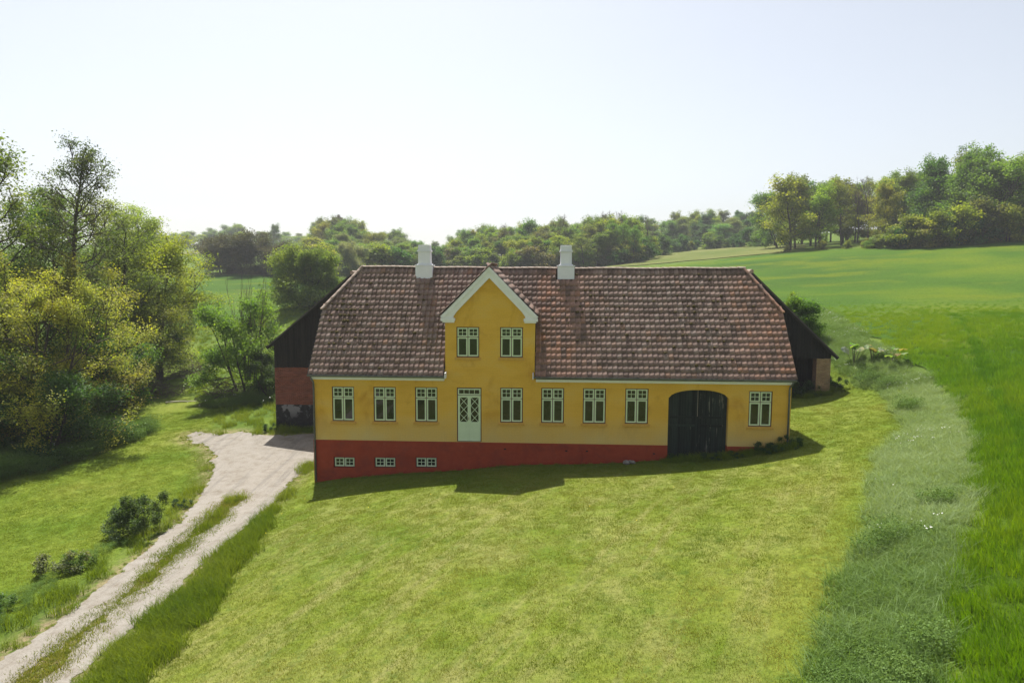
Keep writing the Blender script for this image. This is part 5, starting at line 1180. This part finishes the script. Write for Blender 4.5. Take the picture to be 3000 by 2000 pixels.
def scatter(name, label, P, scale, tint, srcs, zoff=0.0):
    """P (n,2) points on the ground; instances one of srcs on each"""
    n = len(P); z = gz(P[:, 0], P[:, 1])+zoff; me = bpy.data.meshes.new(name); me.vertices.add(n)
    me.vertices.foreach_set('co', np.column_stack([P, z]).astype(np.float32).ravel())
    rg = np.random.default_rng(n); e = .5
    gx = (gz(P[:, 0]+e, P[:, 1])-gz(P[:, 0]-e, P[:, 1]))/(2*e); gy = (gz(P[:, 0], P[:, 1]+e)-gz(P[:, 0], P[:, 1]-e))/(2*e)
    rot = np.column_stack([np.arctan(gy), -np.arctan(gx), rg.uniform(0, 6.28, n)])
    # spin about the local axis first, then tilt with the slope
    for nm, ty, arr in (('spin', 'FLOAT', rot[:, 2]), ('scl', 'FLOAT', scale), ('tint', 'FLOAT', tint), ('tx', 'FLOAT', rot[:, 0]), ('ty', 'FLOAT', rot[:, 1])):
        at = me.attributes.new(nm, ty, 'POINT'); at.data.foreach_set('value', np.asarray(arr, np.float32))
    at = me.attributes.new('pick', 'INT', 'POINT'); at.data.foreach_set('value', rg.integers(0, len(srcs), n).astype(np.int32))
    o = link(name, me); tag(o, label, kind='stuff')
    g = bpy.data.node_groups.new(name, 'GeometryNodeTree'); g.interface.new_socket('Geometry', in_out='INPUT', socket_type='NodeSocketGeometry'); g.interface.new_socket('Geometry', in_out='OUTPUT', socket_type='NodeSocketGeometry')
    gi = g.nodes.new('NodeGroupInput'); go = g.nodes.new('NodeGroupOutput'); ip = g.nodes.new('GeometryNodeInstanceOnPoints'); ip.inputs['Pick Instance'].default_value = True
    jn = g.nodes.new('GeometryNodeGeometryToInstance')
    for s in srcs[::-1]:
        oi = g.nodes.new('GeometryNodeObjectInfo'); oi.inputs['Object'].default_value = s; oi.inputs['As Instance'].default_value = True
        g.links.new(oi.outputs['Geometry'], jn.inputs[0])
    def na(nm, ty='FLOAT'):
        a = g.nodes.new('GeometryNodeInputNamedAttribute'); a.data_type = ty; a.inputs['Name'].default_value = nm; return a.outputs['Attribute']
    cx = g.nodes.new('ShaderNodeCombineXYZ'); g.links.new(na('spin'), cx.inputs[2])
    tl = g.nodes.new('ShaderNodeCombineXYZ'); g.links.new(na('tx'), tl.inputs[0]); g.links.new(na('ty'), tl.inputs[1])
    ri = g.nodes.new('GeometryNodeRotateInstances')
    g.links.new(gi.outputs[0], ip.inputs['Points']); jj2 = g.nodes.new('GeometryNodeJoinGeometry')
    jn2 = jj2
    # join the sources into one list of instances
    for l in list(g.links):
        if l.to_node == jn: g.links.remove(l)
    g.nodes.remove(jn)
    for nd in g.nodes:
        if nd.bl_idname == 'GeometryNodeObjectInfo': g.links.new(nd.outputs['Geometry'], jn2.inputs[0])
    g.links.new(jn2.outputs[0], ip.inputs['Instance']); g.links.new(na('pick', 'INT'), ip.inputs['Instance Index']); g.links.new(tl.outputs[0], ip.inputs['Rotation']); g.links.new(na('scl'), ip.inputs['Scale'])
    g.links.new(ip.outputs[0], ri.inputs['Instances']); g.links.new(cx.outputs[0], ri.inputs['Rotation']); ri.inputs['Local Space'].default_value = True
    g.links.new(ri.outputs[0], go.inputs[0])
    md = o.modifiers.new('scatter', 'NODES'); md.node_group = g; return o
def grid_pts(fn, x0, x1, y0, y1, st, seed):
    rg = np.random.default_rng(seed); X, Y = np.meshgrid(np.arange(x0, x1, st), np.arange(y0, y1, st)); P = np.column_stack([X.ravel(), Y.ravel()])+rg.uniform(-st*.5, st*.5, (X.size, 2))
    return P[fn(P[:, 0], P[:, 1])]
def in_view(x, y, m=9):
    return (np.abs(x) < y*.76+m) & (y > 7.5)
nohouse = lambda x, y: sdf(x, y, HOUSE_FP) < -.05
WL_FP = [(-13.9,38.6),(-4,38),(-3,57.5),(-12.8,58)]; WR_FP = [(8.6,38.8),(17.9,38.3),(19,57.5),(9.6,57.8)]
nobarn = lambda x, y: (sdf(x, y, WL_FP) < .0) & (sdf(x, y, WR_FP) < .0)
MB_L = mat_blade('lawn_blades', (.085, .150, .010), (.155, .205, .018), (.265, .250, .066), .42, .01)
MB_T = mat_blade('tall_grass_blades', (.095, .185, .028), (.160, .255, .060), (.265, .350, .150), .40, .02)
MB_V = mat_blade('verge_blades', (.095, .165, .008), (.170, .235, .014), (.235, .285, .040), .42, .02)
MB_C = mat_blade('cereal_blades', (.066, .168, .008), (.110, .225, .007), (.195, .285, .009), .5, .012)
MB_N = mat_blade('herb_leaves', (.080, .150, .026), (.120, .205, .042), (.180, .260, .075), .32, .012)
lawn_s = [blade_patch(f'lawn_patch', 100+i, 260, .55, .018, .055, .011, .5, MB_L, 1) for i in range(3)]
tall_s = [blade_patch(f'tall_patch', 110+i, 210, .60, .16, .38, .016, .9, MB_T, 3) for i in range(4)]
verge_s = [blade_patch(f'verge_patch', 120+i, 130, .45, .12, .38, .012, .5, MB_V, 2) for i in range(3)]
crop_s = [blade_patch(f'crop_patch', 130+i, 110, .55, .20, .36, .016, .28, MB_C, 2) for i in range(3)]
rg = np.random.default_rng(77)
def herb_patch(seed, n, size, h, leaf):
    rg = np.random.default_rng(seed); C = np.column_stack([rg.uniform(-size/2, size/2, n), rg.uniform(-size/2, size/2, n), rg.uniform(.05, 1, n)**.7*h])
    o = bpy.data.objects.new('herb_patch', leaves_mesh('herb_patch', rg, C, leaf, .8, MB_N, .5)); return o
herb_s = [herb_patch(140+i, 800, .7, .30+.14*i, .048) for i in range(3)]
def tn(x, y, base, amp, sc=2.2, sd=21, amp2=.12): return np.clip(base+amp*vnoise(x, y, sc, sd)+amp2*vnoise(x, y, .6, sd+1), 0, 1)

# mown lawn
f = lambda x, y: in_view(x, y) & nohouse(x, y) & (np.maximum(sdf(x, y, LAWN), sdf(x, y, LAWN_L)) > -.25) & (drive_sd(x, y) < .04) & (y < 46) & nobarn(x, y)
P = grid_pts(f, -38, 22, 8, 46, .40, 1)
keep = rng.random(len(P)) < np.clip(1.5-P[:, 1]/60, .3, 1); P = P[keep]
left = P[:, 0] < -9; drt = np.where(left, .36, .50+.08*np.clip((24-P[:, 1])/10, -1, 1))
pc = P[:, 0]*math.cos(.56)-P[:, 1]*math.sin(.56); al = P[:, 0]*math.sin(.56)+P[:, 1]*math.cos(.56)
tw_ = (vnoise(pc+40, al, .55, 91)*.0+vnoise((pc+40)/.6, (al+30)/6, 1.0, 92)*.26)*np.clip((P[:, 0]+1)/3, 0, 1)*np.clip((26-P[:, 1])/8, .2, 1)+.07*np.sin(pc*2.4+.5*np.sin(al*.25))*np.clip((P[:, 0]+4)/5, 0, 1)
scatter('lawn_grass', 'short mown grass with drier straw-coloured patches', P, rng.uniform(.8, 1.35, len(P)), np.clip(tn(P[:, 0], P[:, 1], 0, .22)+drt+tw_, 0, 1), lawn_s)
# strip between the wheel tracks and fringe of the gravel
f = lambda x, y: in_view(x, y) & (sdf(x, y, STRIP) > -.12)
P = grid_pts(f, -13, -9, 9, 29, .28, 2); scatter('track_grass', 'thin dry grass strip between the wheel tracks', P, rng.uniform(1.0, 2.2, len(P)), tn(P[:, 0], P[:, 1], .6, .25), lawn_s, .012)
# long grass on the bank right of the driveway
BANK = [(-9.5,32),(-9.2,28),(-8.95,25),(-8.5,22.5),(-8.2,20),(-8.0,18.5),(-8.1,16.5),(-8.0,14.5),(-7.6,12),(-7.2,8),(-9.0,8),(-9.3,13.5),(-9.7,15),(-9.7,17),(-9.5,19),(-9.35,21),(-9.3,24),(-9.5,29),(-9.9,32)]
f = lambda x, y: in_view(x, y) & (sdf(x, y, BANK)+vnoise(x, y, .8, 31)*.18 > 0)
P = grid_pts(f, -10, -6.5, 9.5, 33, .24, 3); scatter('bank_grass', 'long green grass on the bank right of the driveway', P, rng.uniform(.75, 1.5, len(P)), tn(P[:, 0], P[:, 1], .42, .35), verge_s)
# fringe along gravel edges, house and barn walls
f = lambda x, y: in_view(x, y) & (np.abs(drive_sd(x, y)+.07) < .10) & (y < 40) & (x > -19)
P = grid_pts(f, -20, -8.5, 9.5, 40, .22, 4); scatter('gravel_edge_grass', 'ragged grass fringe along the gravel', P, rng.uniform(.14, .34, len(P)), tn(P[:, 0], P[:, 1], .6, .3), verge_s, .01)
pp = []
for u in np.arange(-8.5, 11.9, .16):
    v = -.12-rng.uniform(0, .12); pp.append(hx(u, v))
for u in np.arange(6.4, 11.9, .13): pp.append(hx(u, -.3-rng.uniform(0, .35)))
P = np.array(pp); scatter('wall_foot_grass', 'uncut grass along the foot of the farmhouse wall', P, np.where(P[:, 0] > 6.3, rng.uniform(.5, 1.15, len(P)), rng.uniform(.15, .42, len(P))), tn(P[:, 0], P[:, 1], .35, .2), verge_s)
pp = [(-8.9+a*math.cos(YAWR), 38.3+a*math.sin(YAWR)-rng.uniform(.1, .7)) for a in np.arange(-4.9, 1.5, .10)]+[(13.34+a*math.cos(YAWR), 38.4+a*math.sin(YAWR)-rng.uniform(.05, .7)) for a in np.arange(0, 5.3, .10)]
P = np.array(pp); scatter('barn_foot_grass', 'uncut grass along the foot of the barn walls', P, rng.uniform(.5, 1.2, len(P)), tn(P[:, 0], P[:, 1], .3, .2), verge_s)
# tall margin between lawn and crop
def margin_f(x, y): return sdf(x, y, MARGIN)+vnoise(x, y, 1.2, 41)*.14
P = grid_pts(lambda x, y: in_view(x, y) & (margin_f(x, y) > .2) & (y < 62), 2, 34, 9, 62, .36, 5)
keep = rng.random(len(P)) < np.clip(1.4-P[:, 1]/70, .5, 1); P = P[keep]
bl = np.clip(.62+.30*np.sin((P[:, 1]-9)/9.5)+.18*vnoise(P[:, 0], P[:, 1], 1.6, 42)-.34*np.clip((17-P[:, 1])/3, 0, 1), 0, 1)
scatter('tall_margin_grass', 'tall silvery grass strip between the lawn and the crop', P, rng.uniform(.7, 1.25, len(P)), bl, tall_s)
P = grid_pts(lambda x, y: in_view(x, y) & (margin_f(x, y) > .3) & (vnoise(x, y, 1.8, 44) > np.where(y < 16.5, .05, .45)) & (y < 40), 3, 24, 9, 40, .55, 6)
scatter('margin_herbs', 'dark leafy herbs standing among the tall margin grass', P, rng.uniform(.8, 1.3, len(P)), tn(P[:, 0], P[:, 1], .42, .2), herb_s)
# cereal
crf = lambda x, y: sdf(x, y, CROP)+vnoise(x, y, 1.3, 8)*.3
P = grid_pts(lambda x, y: in_view(x, y) & (crf(x, y) > .0) & (y < 76), 5, 66, 8, 76, .44, 7)
keep = rng.random(len(P)) < np.clip((74-P[:, 1])/42, 0, 1); P = P[keep]
scatter('cereal_crop', 'bright green young cereal standing in the field', P, rng.uniform(.8, 1.25, len(P))*np.clip((80-P[:, 1])/40, .15, 1.1), np.clip(tn(P[:, 0], P[:, 1], .52, .42, 7, 51, .16)-.35*(np.abs(np.mod(P[:, 0]*math.cos(.5)-P[:, 1]*math.sin(.5), 9)-4.5) < .22), 0, 1), crop_s)
# wild grass and herbs on the left
f = lambda x, y: in_view(x, y, 3) & (np.maximum(sdf(x, y, LAWN_L), sdf(x, y, LAWN)) < -.1) & (drive_sd(x, y) < -.15) & (x < -8.5) & nobarn(x, y) & (sdf(x, y, MEADOW) < 0)
P = grid_pts(f, -48, -8, 12, 95, .75, 8)
keep = rng.random(len(P)) < np.clip(1.2-P[:, 1]/110, .35, 1); P = P[keep]
scatter('wild_grass', 'knee-high wild grass beyond the mown lawn at the left', P, rng.uniform(.8, 1.6, len(P)), tn(P[:, 0], P[:, 1], .5, .3), verge_s)
NET = [(-24.2,30.2),(-22.8,33),(-21.6,36.5),(-21.4,39.8),(-23.5,42),(-27,42),(-30,38),(-29.5,32),(-26.5,29.5)]
P = grid_pts(lambda x, y: sdf(x, y, NET)+vnoise(x, y, 1.3, 61)*.5 > 0, -31, -20, 28, 43, .42, 9)
scatter('nettle_bed', 'dark green nettles and herbs below the left bank trees', P, rng.uniform(.9, 1.6, len(P)), tn(P[:, 0], P[:, 1], .40, .3), herb_s)
NET2 = [(-14.6,12),(-13.7,12),(-13.7,17.5),(-13.85,20),(-13.95,22),(-13.4,24.1),(-14.1,24.2),(-14.4,22),(-14.5,18)]
P = grid_pts(lambda x, y: (sdf(x, y, NET2)+vnoise(x, y, .7, 62)*.3 > 0) & in_view(x, y), -15.5, -12.5, 13, 25, .3, 10)
scatter('driveway_weeds', 'low weed row along the lawn edge left of the driveway', P, rng.uniform(.2, .5, len(P)), tn(P[:, 0], P[:, 1], .5, .25), herb_s)
NET3 = [(-22.5,52),(-22,47.5),(-19,45.8),(-14.5,45.2),(-14,48),(-16,52)]
P = grid_pts(lambda x, y: sdf(x, y, NET3)+vnoise(x, y, 1.1, 63)*.4 > 0, -23, -13.6, 44, 53, .40, 11)
scatter('shrub_foot_herbs', 'bluish herbs below the shrub beside the barn', P, rng.uniform(.8, 1.3, len(P)), tn(P[:, 0], P[:, 1], .62, .3), herb_s)
# white umbels and small yellow flowers
MF = rough_mat('white_blossom', (.6, .6, .55), (.75, .75, .7), 10); MFY = rough_mat('yellow_blossom', (.7, .5, .02), (.8, .6, .03), 10)
def flower(seed, n, r, z, mat, s):
    rg = np.random.default_rng(seed); C = np.column_stack([rg.normal(0, r, n), rg.normal(0, r, n), z+rg.normal(0, .03, n)]); return bpy.data.objects.new('flower', leaves_mesh('flower', rg, C, s, 2, mat, .9))
fl = [flower(1, 5, .05, .55, MF, .06), flower(2, 3, .04, .7, MF, .05)]; fy = [flower(3, 1, .0, .06, MFY, .045)]
P = grid_pts(lambda x, y: (sdf(x, y, NET3) > -1.2) | ((x > -31) & (x < -21.8) & (y > 50) & (y < 70) & (sdf(x, y, LAWN_L) < .3)) | (sdf(x, y, NET) > -.2), -32, -13.6, 28, 72, .8, 12)
P = P[rng.random(len(P)) < .35]; scatter('cow_parsley', 'white umbels of cow parsley in the wild grass', P, rng.uniform(.8, 1.4, len(P)), np.full(len(P), .5), fl)
P = grid_pts(lambda x, y: in_view(x, y) & (margin_f(x, y) > .3) & (y < 60) & (y > 15.5) & (vnoise(x, y, 2.5, 71) > .0), 3, 32, 10, 60, .55, 14)
fm = [flower(7, 6, .10, .36, MF, .03), flower(8, 4, .14, .33, MF, .028)]
scatter('margin_umbels', 'whitish flower heads in the tall margin grass', P, rng.uniform(.8, 1.2, len(P)), np.full(len(P), .5), fm)
P = np.column_stack([rng.uniform(-22, 17, 70), rng.uniform(12, 36, 70)])
P = P[nohouse(P[:, 0], P[:, 1]) & (np.maximum(sdf(P[:, 0], P[:, 1], LAWN), sdf(P[:, 0], P[:, 1], LAWN_L)) > .3)]
scatter('dandelions', 'few yellow dandelions dotted in the lawn', P, rng.uniform(.7, 1.3, len(P)), np.full(len(P), .5), fy)
# ---------------------------------------------------------------- the air: thin even haze round everything
m, t, N, L, o = nodes('haze_air')
pv = N('ShaderNodeVolumePrincipled'); pv.inputs['Color'].default_value = (.93, .96, 1, 1); pv.inputs['Density'].default_value = .0004; pv.inputs['Anisotropy'].default_value = .25
L(pv.outputs[0], o.inputs['Volume'])
hz = MB().box(GX[0]-20, GX[-1]+20, GY[0]-20, GY[-1]+20, float(GZ.min())-1.2, float(GZ.max())+45).build('haze', m)
tag(hz, 'thin pale summer haze over the valley', kind='stuff')
